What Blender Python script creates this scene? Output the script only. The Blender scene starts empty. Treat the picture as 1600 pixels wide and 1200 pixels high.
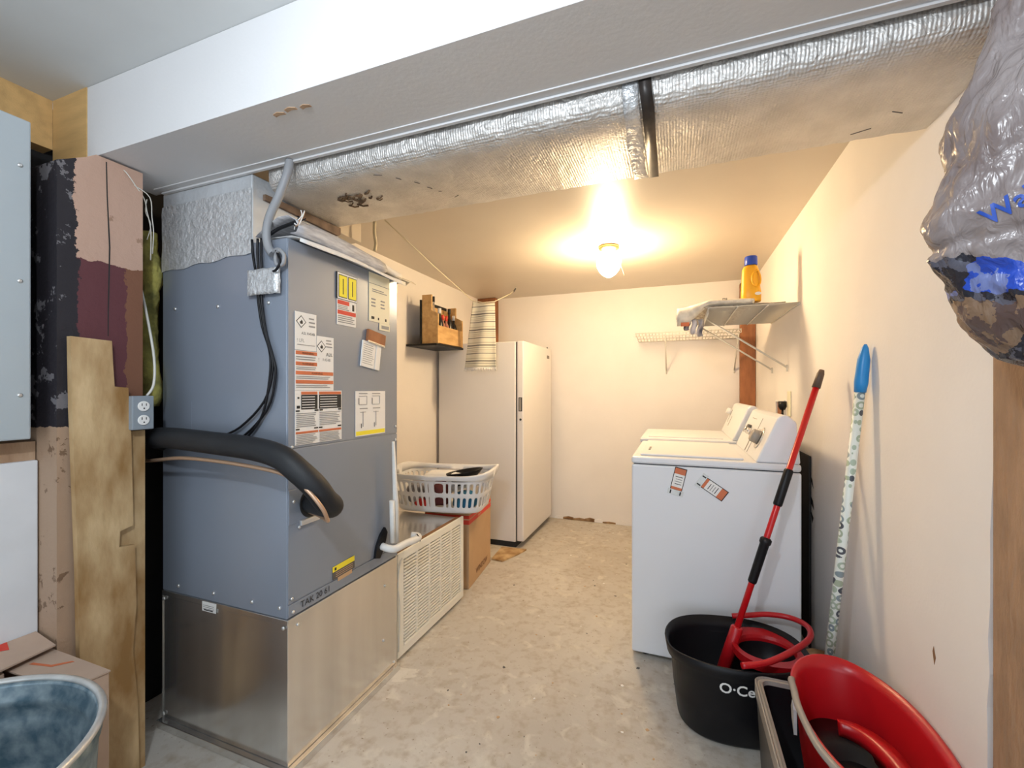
import bpy, bmesh, math, random
from mathutils import Vector, Matrix
from mathutils.bvhtree import BVHTree
random.seed(7)
S = bpy.context.scene
C = S.collection
# ---------------------------------------------------------------- camera
FPX = 681.0
YAW = math.atan(258 / FPX)
cam_d = bpy.data.cameras.new('camera'); cam = bpy.data.objects.new('camera', cam_d); C.objects.link(cam)
cam.location = (0, 0, 1.25); cam.rotation_euler = (math.radians(90), 0, YAW)
cam_d.sensor_width = 36; cam_d.lens = 36 * FPX / 1600; cam_d.shift_y = 10 / 1600
cam_d.clip_start = 0.05
S.camera = cam
# ---------------------------------------------------------------- world, lights, exposure
S.view_settings.view_transform = 'Standard'; S.view_settings.look = 'None'
S.view_settings.gamma = 1; S.view_settings.exposure = 0.30
w = bpy.data.worlds.new('sky'); S.world = w; w.use_nodes = True
bg = w.node_tree.nodes['Background']; bg.inputs[0].default_value = (0.82, 0.90, 1.0, 1); bg.inputs[1].default_value = 0.5
def lamp(name, kind, loc, energy, color, size=0.1, rot=None, sy=None):
    d = bpy.data.lights.new(name, kind); d.energy = energy; d.color = color
    if kind == 'AREA':
        d.shape = 'RECTANGLE'; d.size = size; d.size_y = sy or size
    else: d.shadow_soft_size = size
    o = bpy.data.objects.new(name, d); C.objects.link(o); o.location = loc
    if rot: o.rotation_euler = rot
    return o
lamp('garage_ceiling_bulb', 'POINT', (-0.40, -0.08, 1.92), 31, (0.86, 0.93, 1.0), 0.035)
lamp('garage_opening_daylight', 'AREA', (-0.2, -2.9, 1.15), 32, (0.80, 0.90, 1.0), 3.2, (math.radians(90), 0, 0), 1.9)
GLOBE_L = 110.0
lamp('laundry_fixture_bulb', 'POINT', (-0.417, 2.88, 1.93), 13.5, (1.0, 0.72, 0.42), 0.06)

# ---------------------------------------------------------------- materials
MAT = {}
def mat(name, col, rough=0.5, metal=0.0, var=0.0, scale=8.0, bump=0.0, bscale=40.0, spec=0.5, alpha=None, emis=None, trans=0.0, stretch=None, col2=None, detail=4.0):
    if name in MAT: return MAT[name]
    m = bpy.data.materials.new(name); m.use_nodes = True; nt = m.node_tree; N = nt.nodes; L = nt.links
    b = N['Principled BSDF']
    b.inputs['Base Color'].default_value = (*col, 1); b.inputs['Roughness'].default_value = rough
    b.inputs['Metallic'].default_value = metal; b.inputs['Specular IOR Level'].default_value = spec
    tc = N.new('ShaderNodeTexCoord'); mp = N.new('ShaderNodeMapping'); L.new(tc.outputs['Object'], mp.inputs[0])
    if stretch: mp.inputs['Scale'].default_value = stretch
    nz = N.new('ShaderNodeTexNoise'); nz.inputs['Scale'].default_value = scale; nz.inputs['Detail'].default_value = detail
    L.new(mp.outputs[0], nz.inputs[0])
    c2 = col2 or tuple(c * (1 - var) for c in col)
    rp = N.new('ShaderNodeValToRGB'); rp.color_ramp.elements[0].position = 0.35; rp.color_ramp.elements[1].position = 0.65
    rp.color_ramp.elements[0].color = (*c2, 1); rp.color_ramp.elements[1].color = (*col, 1)
    if var or col2:
        L.new(nz.outputs[0], rp.inputs[0]); L.new(rp.outputs[0], b.inputs['Base Color'])
    if bump:
        n2 = N.new('ShaderNodeTexNoise'); n2.inputs['Scale'].default_value = bscale; n2.inputs['Detail'].default_value = 3
        L.new(mp.outputs[0], n2.inputs[0])
        bp = N.new('ShaderNodeBump'); bp.inputs['Strength'].default_value = bump; bp.inputs['Distance'].default_value = 0.01
        L.new(n2.outputs[0], bp.inputs['Height']); L.new(bp.outputs[0], b.inputs['Normal'])
    if emis: b.inputs['Emission Color'].default_value = (*emis[0], 1); b.inputs['Emission Strength'].default_value = emis[1]
    if trans: b.inputs['Transmission Weight'].default_value = trans
    MAT[name] = m; return m

drywall = mat('painted_drywall', (0.86, 0.82, 0.79), 0.75, var=0.04, scale=3, bump=0.06, bscale=90)
ceilm = mat('ceiling_paint', (0.68, 0.61, 0.51), 0.42, var=0.05, scale=2, bump=0.04, bscale=60)
soffm = mat('soffit_paint', (0.70, 0.70, 0.71), 0.7, var=0.03, scale=3, bump=0.05, bscale=80)
gceil = mat('garage_ceiling_paint', (0.66, 0.68, 0.68), 0.7, var=0.07, scale=2.5, bump=0.1, bscale=20)
whiteboard = mat('white_wallboard', (0.74, 0.76, 0.79), 0.6, var=0.05, scale=10)
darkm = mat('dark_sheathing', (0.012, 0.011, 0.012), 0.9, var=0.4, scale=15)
plate_w = mat('new_lumber', (0.66, 0.42, 0.17), 0.7, var=0.2, scale=5, stretch=(1, 6, 6), bump=0.1)
ply = mat('plywood', (0.64, 0.46, 0.25), 0.7, col2=(0.30, 0.16, 0.05), scale=4.2, detail=12, stretch=(2.5, 2.5, 1.0), bump=0.15, bscale=30)
tanwood = mat('tan_painted_wood', (0.50, 0.34, 0.22), 0.75, col2=(0.36, 0.22, 0.13), scale=6, stretch=(3, 3, 0.7), bump=0.25, bscale=25)
brownpost = mat('reddish_brown_post', (0.36, 0.14, 0.055), 0.7, var=0.4, scale=8, stretch=(2, 2, 0.6), bump=0.15)
rough_w = mat('rough_brown_timber', (0.40, 0.245, 0.145), 0.85, var=0.22, scale=14, stretch=(2, 2, 0.6), bump=0.6, bscale=45)
furn = mat('grey_blue_enamel', (0.285, 0.325, 0.395), 0.27, metal=0.25, var=0.04, scale=2)
galv = mat('galvanised_sheet', (0.80, 0.79, 0.77), 0.20, metal=0.90, var=0.13, scale=2.2, stretch=(5, 5, 0.35), bump=0.02, bscale=8)
galv_tub = mat('galvanised_tub_zinc', (0.34, 0.42, 0.46), 0.40, metal=0.5, col2=(0.10, 0.17, 0.22), scale=26, detail=8, bump=0.05, bscale=12)
galv_rim = mat('galvanised_rim', (0.68, 0.68, 0.66), 0.4, metal=0.5, var=0.2, scale=20)
screwm = mat('zinc_screw', (0.75, 0.75, 0.74), 0.35, metal=0.8)
white = mat('white_enamel', (0.78, 0.79, 0.82), 0.3, var=0.02, scale=3)
freez = mat('freezer_white', (0.80, 0.77, 0.75), 0.4, var=0.02, scale=3, bump=0.05, bscale=180)
cream = mat('cream_grille', (0.88, 0.86, 0.78), 0.45)
black = mat('black_plastic', (0.006, 0.006, 0.008), 0.42, spec=0.3)
blackrub = mat('black_foam', (0.014, 0.016, 0.020), 0.6, var=0.3, scale=15, bump=0.1, bscale=30)
charc = mat('charcoal_plastic', (0.10, 0.095, 0.09), 0.5)
taupe = mat('taupe_plastic', (0.30, 0.27, 0.24), 0.4)
red = mat('red_plastic', (0.50, 0.008, 0.014), 0.33, var=0.05, scale=4)
redp = mat('red_pole', (0.56, 0.008, 0.012), 0.28)
blue = mat('blue_plastic', (0.02, 0.26, 0.66), 0.35)
bluecap = mat('deep_blue_cap', (0.01, 0.06, 0.50), 0.35)
yellow = mat('yellow_plastic', (0.90, 0.45, 0.015), 0.38)
paper = mat('white_paper', (0.84, 0.83, 0.81), 0.7)
creamp = mat('cream_paper', (0.84, 0.80, 0.62), 0.7)
yel = mat('yellow_print', (0.90, 0.78, 0.04), 0.6)
orng = mat('orange_print', (0.62, 0.17, 0.07), 0.6)
redpr = mat('red_print', (0.65, 0.05, 0.03), 0.6)
ink = mat('black_ink', (0.02, 0.02, 0.02), 0.7)
greyink = mat('grey_ink', (0.30, 0.30, 0.30), 0.7)
bluepr = mat('blue_print', (0.015, 0.07, 0.40), 0.5)
cardb = mat('cardboard', (0.56, 0.37, 0.21), 0.8, var=0.06, scale=8)
cardp = mat('pinkish_cardboard', (0.52, 0.38, 0.29), 0.8, var=0.1, scale=8)
dcard = mat('cardboard_print', (0.24, 0.12, 0.05), 0.8)
woodcr = mat('crate_pine', (0.66, 0.42, 0.18), 0.65, col2=(0.48, 0.28, 0.10), scale=9, stretch=(3, 0.8, 3))
copper = mat('copper_tube', (0.55, 0.36, 0.24), 0.4, metal=0.5)
brass = mat('brass', (0.60, 0.35, 0.16), 0.3, metal=0.9)
pvc = mat('white_pvc', (0.80, 0.80, 0.78), 0.4, var=0.08, scale=20)
greypl = mat('grey_conduit', (0.30, 0.31, 0.33), 0.5)
boxgrey = mat('grey_box_metal', (0.26, 0.30, 0.34), 0.5)
panelm = mat('panel_grey_enamel', (0.42, 0.47, 0.50), 0.45, var=0.02)
wirew = mat('white_wire', (0.66, 0.64, 0.58), 0.4)
glassdk = mat('dark_bottle_glass', (0.012, 0.012, 0.014), 0.1)
glasscl = mat('clear_bottle_glass', (0.85, 0.85, 0.80), 0.08, trans=0.8)
pinkg = mat('pink_bottle_glass', (0.55, 0.24, 0.17), 0.12, trans=0.3)
rope = mat('cotton_rope', (0.72, 0.66, 0.50), 0.9)
insul = mat('yellow_insulation', (0.52, 0.47, 0.12), 0.95, col2=(0.20, 0.19, 0.06), scale=18, bump=0.9, bscale=30)
globe = mat('lit_globe', (1, 0.93, 0.8), 0.3, emis=((1.0, 0.74, 0.42), GLOBE_L))
dirtwood = mat('rotted_wood', (0.42, 0.27, 0.14), 0.9, col2=(0.16, 0.08, 0.03), scale=12, bump=0.5)

def foil(name, grid=True, tint=(0.78, 0.76, 0.73)):
    m = mat(name, tint, 0.46, metal=0.55, var=0.22, scale=9, detail=8)
    nt = m.node_tree; N = nt.nodes; L = nt.links; b = N['Principled BSDF']
    tc = N.new('ShaderNodeTexCoord'); h = None
    mus = N.new('ShaderNodeTexNoise'); mus.inputs['Scale'].default_value = 30; mus.inputs['Detail'].default_value = 6; mus.inputs['Distortion'].default_value = 1.2
    L.new(tc.outputs['Object'], mus.inputs[0]); h = mus.outputs[0]
    if grid:
        for d in ('X', 'Y'):
            wv = N.new('ShaderNodeTexWave'); wv.bands_direction = d; wv.inputs['Scale'].default_value = 42; wv.inputs['Distortion'].default_value = 1.5
            L.new(tc.outputs['Object'], wv.inputs[0])
            a = N.new('ShaderNodeMath'); a.operation = 'MULTIPLY_ADD'; a.inputs[1].default_value = 0.10
            L.new(wv.outputs['Fac'], a.inputs[0]); L.new(h, a.inputs[2]); h = a.outputs[0]
    bp = N.new('ShaderNodeBump'); bp.inputs['Strength'].default_value = 0.75; bp.inputs['Distance'].default_value = 0.012
    L.new(h, bp.inputs['Height']); L.new(bp.outputs[0], b.inputs['Normal'])
    return m
foilm = foil('foil_scrim_duct_wrap'); foilt = mat('crinkled_foil_tape', (0.74, 0.76, 0.78), 0.38, metal=0.45, var=0.15, scale=25, bump=0.9, bscale=60)
fold = mat('plenum_foil_board', (0.66, 0.69, 0.72), 0.5, metal=0.3, var=0.15, scale=9, bump=0.5, bscale=22)

def floor_mat():
    m = mat('stained_concrete', (0.5, 0.45, 0.38), 0.75); nt = m.node_tree; N = nt.nodes; L = nt.links; b = N['Principled BSDF']
    tc = N.new('ShaderNodeTexCoord')
    def noise(sc, det, dist=0):
        n = N.new('ShaderNodeTexNoise'); n.inputs['Scale'].default_value = sc; n.inputs['Detail'].default_value = det; n.inputs['Distortion'].default_value = dist
        L.new(tc.outputs['Object'], n.inputs[0]); return n.outputs[0]
    def ramp(src, p0, c0, p1, c1):
        r = N.new('ShaderNodeValToRGB'); e = r.color_ramp.elements
        e[0].position = p0; e[0].color = (*c0, 1); e[1].position = p1; e[1].color = (*c1, 1); L.new(src, r.inputs[0]); return r.outputs[0]
    def mix(f, a, c):
        x = N.new('ShaderNodeMix'); x.data_type = 'RGBA'
        L.new(f, x.inputs[0]); L.new(a, x.inputs[6])
        if isinstance(c, tuple): x.inputs[7].default_value = (*c, 1)
        else: L.new(c, x.inputs[7])
        return x.outputs[2]
    c = ramp(noise(1.6, 8, 0.6), 0.36, (0.485, 0.45, 0.40), 0.64, (0.60, 0.57, 0.52))
    c = mix(ramp(noise(26, 6), 0.48, (0, 0, 0), 0.80, (0.8, 0.8, 0.8)), c, (0.36, 0.29, 0.21))
    c = mix(ramp(noise(13, 15, 0.6), 0.57, (0, 0, 0), 0.70, (0.75, 0.75, 0.75)), c, (0.66, 0.63, 0.56))
    c = mix(ramp(noise(3.2, 10, 0.4), 0.69, (0, 0, 0), 0.70, (0.7, 0.7, 0.7)), c, (0.70, 0.67, 0.60))
    c = mix(ramp(noise(70, 3), 0.66, (0, 0, 0), 0.74, (1, 1, 1)), c, (0.26, 0.20, 0.14))
    L.new(c, b.inputs['Base Color'])
    bp = N.new('ShaderNodeBump'); bp.inputs['Strength'].default_value = 0.35; bp.inputs['Distance'].default_value = 0.008
    L.new(noise(30, 8), bp.inputs['Height']); L.new(bp.outputs[0], b.inputs['Normal'])
    return m
floorm = floor_mat()

def post_mat():   # pinkish paint above, maroon in the middle, tan below, tar-black patch along the near edge
    m = mat('layered_old_paint', (0.5, 0.35, 0.3), 0.65); nt = m.node_tree; N = nt.nodes; L = nt.links; b = N['Principled BSDF']
    ge = N.new('ShaderNodeNewGeometry'); sx = N.new('ShaderNodeSeparateXYZ'); L.new(ge.outputs['Position'], sx.inputs[0])
    nz = N.new('ShaderNodeTexNoise'); nz.inputs['Scale'].default_value = 13; nz.inputs['Detail'].default_value = 12; nz.inputs['Roughness'].default_value = 0.68; L.new(ge.outputs['Position'], nz.inputs[0])
    def mth(op, a, bb, c=None):
        x = N.new('ShaderNodeMath'); x.operation = op
        for i, v in enumerate((a, bb, c)):
            if v is None: continue
            if isinstance(v, (int, float)): x.inputs[i].default_value = v
            else: L.new(v, x.inputs[i])
        return x.outputs[0]
    def mix(f, a, c):
        x = N.new('ShaderNodeMix'); x.data_type = 'RGBA'
        L.new(f, x.inputs[0])
        for i, v in ((6, a), (7, c)):
            if isinstance(v, tuple): x.inputs[i].default_value = (*v, 1)
            else: L.new(v, x.inputs[i])
        return x.outputs[2]
    zj = mth('MULTIPLY_ADD', nz.outputs[0], 0.05, sx.outputs['Z'])
    yj = mth('MULTIPLY_ADD', nz.outputs[0], 0.10, sx.outputs['Y'])
    low = mix(mth('GREATER_THAN', nz.outputs[0], 0.60), (0.40, 0.27, 0.18), (0.20, 0.12, 0.07))
    mar = mix(mth('GREATER_THAN', yj, 0.925), (0.115, 0.032, 0.038), (0.20, 0.085, 0.045))
    mar = mix(mth('GREATER_THAN', nz.outputs[0], 0.655), mar, (0.42, 0.30, 0.27))
    top = mix(mth('GREATER_THAN', nz.outputs[0], 0.64), (0.53, 0.345, 0.26), (0.36, 0.22, 0.15))
    c = mix(mth('GREATER_THAN', zj, 1.165), low, mar)
    c = mix(mth('GREATER_THAN', zj, 1.67), c, top)
    tar = mix(mth('GREATER_THAN', nz.outputs[0], 0.565), (0.016, 0.013, 0.018), (0.16, 0.15, 0.16))
    f = mth('MULTIPLY', mth('LESS_THAN', yj, 0.802), mth('GREATER_THAN', zj, 1.165))
    c = mix(f, c, tar); L.new(c, b.inputs['Base Color'])
    bp = N.new('ShaderNodeBump'); bp.inputs['Strength'].default_value = 0.5; bp.inputs['Distance'].default_value = 0.01
    L.new(nz.outputs[0], bp.inputs['Height']); L.new(bp.outputs[0], b.inputs['Normal'])
    return m
postm = post_mat()

def towel_mat():
    m = mat('striped_woven_cotton', (0.80, 0.76, 0.62), 0.9); nt = m.node_tree; N = nt.nodes; L = nt.links; b = N['Principled BSDF']
    tc = N.new('ShaderNodeTexCoord'); sx = N.new('ShaderNodeSeparateXYZ'); L.new(tc.outputs['Object'], sx.inputs[0])
    r = N.new('ShaderNodeValToRGB'); e = r.color_ramp; e.interpolation = 'CONSTANT'
    mp = N.new('ShaderNodeMath'); mp.operation = 'MULTIPLY'; mp.inputs[1].default_value = 8.2; L.new(sx.outputs['Z'], mp.inputs[0])
    fr = N.new('ShaderNodeMath'); fr.operation = 'FRACT'; L.new(mp.outputs[0], fr.inputs[0]); L.new(fr.outputs[0], r.inputs[0])
    base = (0.80, 0.76, 0.62, 1); dk = (0.20, 0.19, 0.16, 1); md = (0.58, 0.54, 0.42, 1)
    cols = [(0, base), (0.12, dk), (0.17, base), (0.26, md), (0.30, base), (0.36, md), (0.40, base), (0.50, dk), (0.53, base), (0.62, dk), (0.70, base), (0.80, md), (0.86, base)]
    e.elements[0].color = base; e.elements[0].position = 0; e.elements[1].position = 0.12; e.elements[1].color = dk
    for p, c in cols[2:]:
        x = e.elements.new(p); x.color = c
    L.new(r.outputs[0], b.inputs['Base Color']); return m
towelm = towel_mat()

def broom_mat():
    m = mat('ring_patterned_sleeve', (0.78, 0.82, 0.80), 0.45); nt = m.node_tree; N = nt.nodes; L = nt.links; b = N['Principled BSDF']
    tc = N.new('ShaderNodeTexCoord')
    mpg = N.new('ShaderNodeMapping'); mpg.inputs['Scale'].default_value = (1, 1, 1); L.new(tc.outputs['Object'], mpg.inputs[0])
    v = N.new('ShaderNodeTexVoronoi'); v.inputs['Scale'].default_value = 36; v.inputs['Randomness'].default_value = 0.4; L.new(mpg.outputs[0], v.inputs[0])
    r = N.new('ShaderNodeValToRGB'); r.color_ramp.interpolation = 'CONSTANT'; e = r.color_ramp.elements
    e[0].position = 0; e[0].color = (0, 0, 0, 1); e[1].position = 0.26; e[1].color = (1, 1, 1, 1); x = e.new(0.50); x.color = (0, 0, 0, 1)
    L.new(v.outputs['Distance'], r.inputs[0])
    cr = N.new('ShaderNodeValToRGB'); cr.color_ramp.interpolation = 'CONSTANT'; q = cr.color_ramp.elements
    q[0].position = 0; q[0].color = (0.40, 0.48, 0.36, 1); q[1].position = 0.35; q[1].color = (0.26, 0.33, 0.36, 1); x = q.new(0.62); x.color = (0.08, 0.09, 0.11, 1); x = q.new(0.8); x.color = (0.42, 0.52, 0.42, 1)
    sp = N.new('ShaderNodeSeparateColor'); L.new(v.outputs['Color'], sp.inputs[0]); L.new(sp.outputs[0], cr.inputs[0])
    mx = N.new('ShaderNodeMix'); mx.data_type = 'RGBA'; L.new(r.outputs[0], mx.inputs[0]); mx.inputs[6].default_value = (0.80, 0.85, 0.80, 1); L.new(cr.outputs[0], mx.inputs[7])
    L.new(mx.outputs[2], b.inputs['Base Color']); return m
broomm = broom_mat()

def bag_mat():
    m = mat('crumpled_grey_film', (0.30, 0.26, 0.255), 0.26, col2=(0.19, 0.15, 0.145), scale=7)
    nt = m.node_tree; N = nt.nodes; L = nt.links; b = N['Principled BSDF']
    tc = N.new('ShaderNodeTexCoord'); mpg = N.new('ShaderNodeMapping'); mpg.inputs['Scale'].default_value = (1, 1, 0.45); mpg.inputs['Rotation'].default_value = (0, 0.5, 0); L.new(tc.outputs['Object'], mpg.inputs[0])
    n = N.new('ShaderNodeTexNoise'); n.inputs['Scale'].default_value = 45; n.inputs['Detail'].default_value = 3; n.inputs['Distortion'].default_value = 0.8; L.new(mpg.outputs[0], n.inputs[0])
    bp = N.new('ShaderNodeBump'); bp.inputs['Strength'].default_value = 0.7; bp.inputs['Distance'].default_value = 0.012
    L.new(n.outputs[0], bp.inputs['Height']); L.new(bp.outputs[0], b.inputs['Normal'])
    ge = N.new('ShaderNodeNewGeometry'); sx = N.new('ShaderNodeSeparateXYZ'); L.new(ge.outputs['Position'], sx.inputs[0])
    def mth(op, a, bb, c=None):
        x = N.new('ShaderNodeMath'); x.operation = op
        for i, v in enumerate((a, bb, c)):
            if v is None: continue
            if isinstance(v, (int, float)): x.inputs[i].default_value = v
            else: L.new(v, x.inputs[i])
        return x.outputs[0]
    def mix(f, a, c):
        x = N.new('ShaderNodeMix'); x.data_type = 'RGBA'; L.new(f, x.inputs[0])
        for i, v in ((6, a), (7, c)):
            if isinstance(v, tuple): x.inputs[i].default_value = (*v, 1)
            else: L.new(v, x.inputs[i])
        return x.outputs[2]
    film = b.inputs['Base Color'].links[0].from_socket
    jn = N.new('ShaderNodeTexNoise'); jn.inputs['Scale'].default_value = 40; jn.inputs['Detail'].default_value = 5; L.new(ge.outputs['Position'], jn.inputs[0])
    zz = mth('MULTIPLY_ADD', mth('SUBTRACT', mth('MAXIMUM', sx.outputs['X'], 0.37), 0.40), 0.42, sx.outputs['Z'])
    zz = mth('MULTIPLY_ADD', jn.outputs[0], 0.03, mth('SUBTRACT', zz, 0.015))
    streak = mth('GREATER_THAN', jn.outputs[0], 0.52)
    blue_c = mix(streak, (0.02, 0.07, 0.46), (0.16, 0.20, 0.42))
    brown_c = mix(streak, (0.22, 0.14, 0.09), (0.10, 0.065, 0.06))
    dark_c = mix(streak, (0.02, 0.02, 0.03), (0.10, 0.10, 0.13))
    xs = mth('MULTIPLY_ADD', jn.outputs[0], 0.03, sx.outputs['X'])
    low = mix(mth('GREATER_THAN', xs, 0.462), brown_c, dark_c)
    band = mix(mth('GREATER_THAN', xs, 0.410), dark_c, blue_c)
    c = mix(mth('GREATER_THAN', zz, 1.285), dark_c, low)
    c = mix(mth('GREATER_THAN', zz, 1.385), c, dark_c)
    c = mix(mth('GREATER_THAN', zz, 1.395), c, band)
    c = mix(mth('GREATER_THAN', zz, 1.436), c, film)
    L.new(c, b.inputs['Base Color']); return m
bagm = bag_mat()

# ---------------------------------------------------------------- mesh helpers
BASE = {}
def base_of(p):
    while p is not None:
        if p.name in BASE: return BASE[p.name]
        p = p.parent
    return Vector((0, 0, 0))
def root(name, loc, label, cat, group=None):
    o = bpy.data.objects.new(name, None); C.objects.link(o); o.location = loc; o.empty_display_size = 0.05
    BASE[o.name] = Vector(loc); o['label'] = label; o['category'] = cat
    if group: o['group'] = group
    return o
class MB:
    def __init__(s): s.bm = bmesh.new(); s.mats = []
    def mi(s, m):
        if m is None: return 0
        if m not in s.mats: s.mats.append(m)
        return s.mats.index(m)
    def faces(s, fs, m, smooth=False):
        i = s.mi(m)
        for f in fs: f.material_index = i; f.smooth = smooth
    def box(s, a, b, m=None, bev=0.0, M=None):
        t = bmesh.new(); r = bmesh.ops.create_cube(t, size=1)
        c = [(a[i] + b[i]) / 2 for i in range(3)]; d = [max(abs(b[i] - a[i]), 1e-5) for i in range(3)]
        for v in t.verts: v.co = Vector([c[i] + v.co[i] * d[i] for i in range(3)])
        if bev: bmesh.ops.bevel(t, geom=t.edges[:], offset=min(bev, min(d) * 0.45), segments=2, affect='EDGES', profile=0.5)
        if M is not None: bmesh.ops.transform(t, matrix=M, verts=t.verts[:])
        s.merge(t, m)
        return s
    def merge(s, t, m, smooth=False):
        i = s.mi(m); vm = {}
        for v in t.verts: vm[v] = s.bm.verts.new(v.co)
        for f in t.faces:
            try: g = s.bm.faces.new([vm[v] for v in f.verts])
            except ValueError: continue
            g.material_index = i; g.smooth = smooth or f.smooth
        t.free()
    def prism(s, poly, axis, d0, d1, m=None):
        # poly in the two other axes (in xyz order), extruded from d0 to d1
        def P(u, v, d):
            return {'x': (d, u, v), 'y': (u, d, v), 'z': (u, v, d)}[axis]
        A = [s.bm.verts.new(P(u, v, d0)) for u, v in poly]; B = [s.bm.verts.new(P(u, v, d1)) for u, v in poly]
        n = len(poly); fs = [s.bm.faces.new(A), s.bm.faces.new(B[::-1])]
        for i in range(n): fs.append(s.bm.faces.new((A[i], A[(i + 1) % n], B[(i + 1) % n], B[i])))
        s.faces(fs, m); bmesh.ops.recalc_face_normals(s.bm, faces=fs); return s
    def rings(s, R, m=None, cap0=True, cap1=True, smooth=True, close=True):
        V = [[s.bm.verts.new(p) for p in r] for r in R]; fs = []
        for a, b in zip(V, V[1:]):
            n = len(a)
            for i in range(n if close else n - 1):
                fs.append(s.bm.faces.new((a[i], a[(i + 1) % n], b[(i + 1) % n], b[i])))
        s.faces(fs, m, smooth); g = []
        if cap0: g.append(s.bm.faces.new(V[0][::-1]))
        if cap1: g.append(s.bm.faces.new(V[-1]))
        s.faces(g, m, False); bmesh.ops.recalc_face_normals(s.bm, faces=fs + g); return s
    def tube(s, pts, r, m=None, n=10, sub=1):
        pts = [Vector(p) for p in pts]
        if sub > 1:   # Catmull-Rom
            q = []; P = [pts[0]] + pts + [pts[-1]]; rr = [r[0]] + list(r) + [r[-1]] if isinstance(r, (list, tuple)) else None; nr = []
            for i in range(1, len(P) - 2):
                for k in range(sub):
                    t = k / sub; a, b, c, d = P[i - 1], P[i], P[i + 1], P[i + 2]
                    q.append(0.5 * ((2 * b) + (c - a) * t + (2 * a - 5 * b + 4 * c - d) * t * t + (3 * b - a - 3 * c + d) * t ** 3))
                    if rr: nr.append(rr[i] * (1 - t) + rr[i + 1] * t)
            q.append(pts[-1]); pts = q
            if rr: nr.append(rr[-1]); r = nr
        R = []; up = None
        for i, p in enumerate(pts):
            d = (pts[min(i + 1, len(pts) - 1)] - pts[max(i - 1, 0)]).normalized()
            if up is None: up = d.orthogonal().normalized()
            else:
                up = up - d * up.dot(d); up = up.normalized() if up.length > 1e-6 else d.orthogonal().normalized()
            sd = d.cross(up); rad = r[i] if isinstance(r, (list, tuple)) else r
            R.append([p + (up * math.cos(2 * math.pi * k / n) + sd * math.sin(2 * math.pi * k / n)) * rad for k in range(n)])
        return s.rings(R, m)
    def lathe(s, prof, c, m=None, n=24, axis=(0, 0, 1), cap0=True, cap1=True, sx=1, sy=1):
        q = Vector((0, 0, 1)).rotation_difference(Vector(axis)); c = Vector(c)
        R = [[c + q @ Vector((r * sx * math.cos(2 * math.pi * k / n), r * sy * math.sin(2 * math.pi * k / n), z)) for k in range(n)] for r, z in prof]
        return s.rings(R, m, cap0, cap1)
    def sheet(s, grid, m=None, smooth=True):
        V = [[s.bm.verts.new(p) for p in row] for row in grid]; fs = []
        for i in range(len(V) - 1):
            for j in range(len(V[0]) - 1): fs.append(s.bm.faces.new((V[i][j], V[i + 1][j], V[i + 1][j + 1], V[i][j + 1])))
        s.faces(fs, m, smooth); bmesh.ops.recalc_face_normals(s.bm, faces=fs); return s
    def build(s, name, m=None, parent=None, loc=None, solid=0, subd=0, label=None):
        me = bpy.data.meshes.new(name); b = base_of(parent) if parent else Vector(loc or (0, 0, 0))
        for v in s.bm.verts: v.co -= b
        s.bm.to_mesh(me); s.bm.free()
        for x in (s.mats or [m]): me.materials.append(x)
        if s.mats and m is not None and s.mats == []: pass
        o = bpy.data.objects.new(name, me); C.objects.link(o); o.parent = parent
        if not parent: o.location = b; BASE[o.name] = Vector(b)
        if solid:
            k = o.modifiers.new('solid', 'SOLIDIFY'); k.thickness = solid; k.offset = 0
        if subd:
            k = o.modifiers.new('sub', 'SUBSURF'); k.levels = subd; k.render_levels = subd
        if label: o['label'] = label
        return o
def thing(o, label, cat, group=None):
    o['label'] = label; o['category'] = cat
    if group: o['group'] = group
    return o
def struct(o): o['kind'] = 'structure'; return o
def Box(a, b, m, name, parent=None, bev=0.0, label=None):
    return MB().box(a, b, m, bev).build(name, m, parent, loc=((a[0] + b[0]) / 2, (a[1] + b[1]) / 2, min(a[2], b[2])), label=label)
def text_bm(txt, size, bold=False):
    cu = bpy.data.curves.new('t', 'FONT'); cu.body = txt; cu.size = size; cu.extrude = 0
    if bold: cu.offset = size * 0.018
    cu.resolution_u = 3
    o = bpy.data.objects.new('t', cu); C.objects.link(o); dg = bpy.context.evaluated_depsgraph_get(); dg.update()
    me = bpy.data.meshes.new_from_object(o.evaluated_get(dg)); bm = bmesh.new(); bm.from_mesh(me)
    bpy.data.objects.remove(o); bpy.data.curves.remove(cu); bpy.data.meshes.remove(me); return bm
def text_on(mb, txt, size, org, right, up, m, off=0.0, bold=False):
    t = text_bm(txt, size, bold); right = Vector(right).normalized(); up = Vector(up).normalized(); nn = right.cross(up); org = Vector(org)
    for v in t.verts: v.co = org + right * v.co.x + up * v.co.y + nn * off
    mb.merge(t, m)
def text_project(mb, txt, size, org, right, up, direction, tree, m, off=0.0015, bold=False):
    t = text_bm(txt, size, bold); bmesh.ops.triangulate(t, faces=t.faces[:])
    bmesh.ops.subdivide_edges(t, edges=[e for e in t.edges if e.calc_length() > size * 0.25], cuts=2)
    right = Vector(right).normalized(); up = Vector(up).normalized(); direction = Vector(direction).normalized()
    for v in t.verts:
        p = Vector(org) + right * v.co.x + up * v.co.y
        h = tree.ray_cast(p, direction)
        v.co = (h[0] if h[0] is not None else p + direction * 0.1) - direction * off
    mb.merge(t, m)

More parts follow.
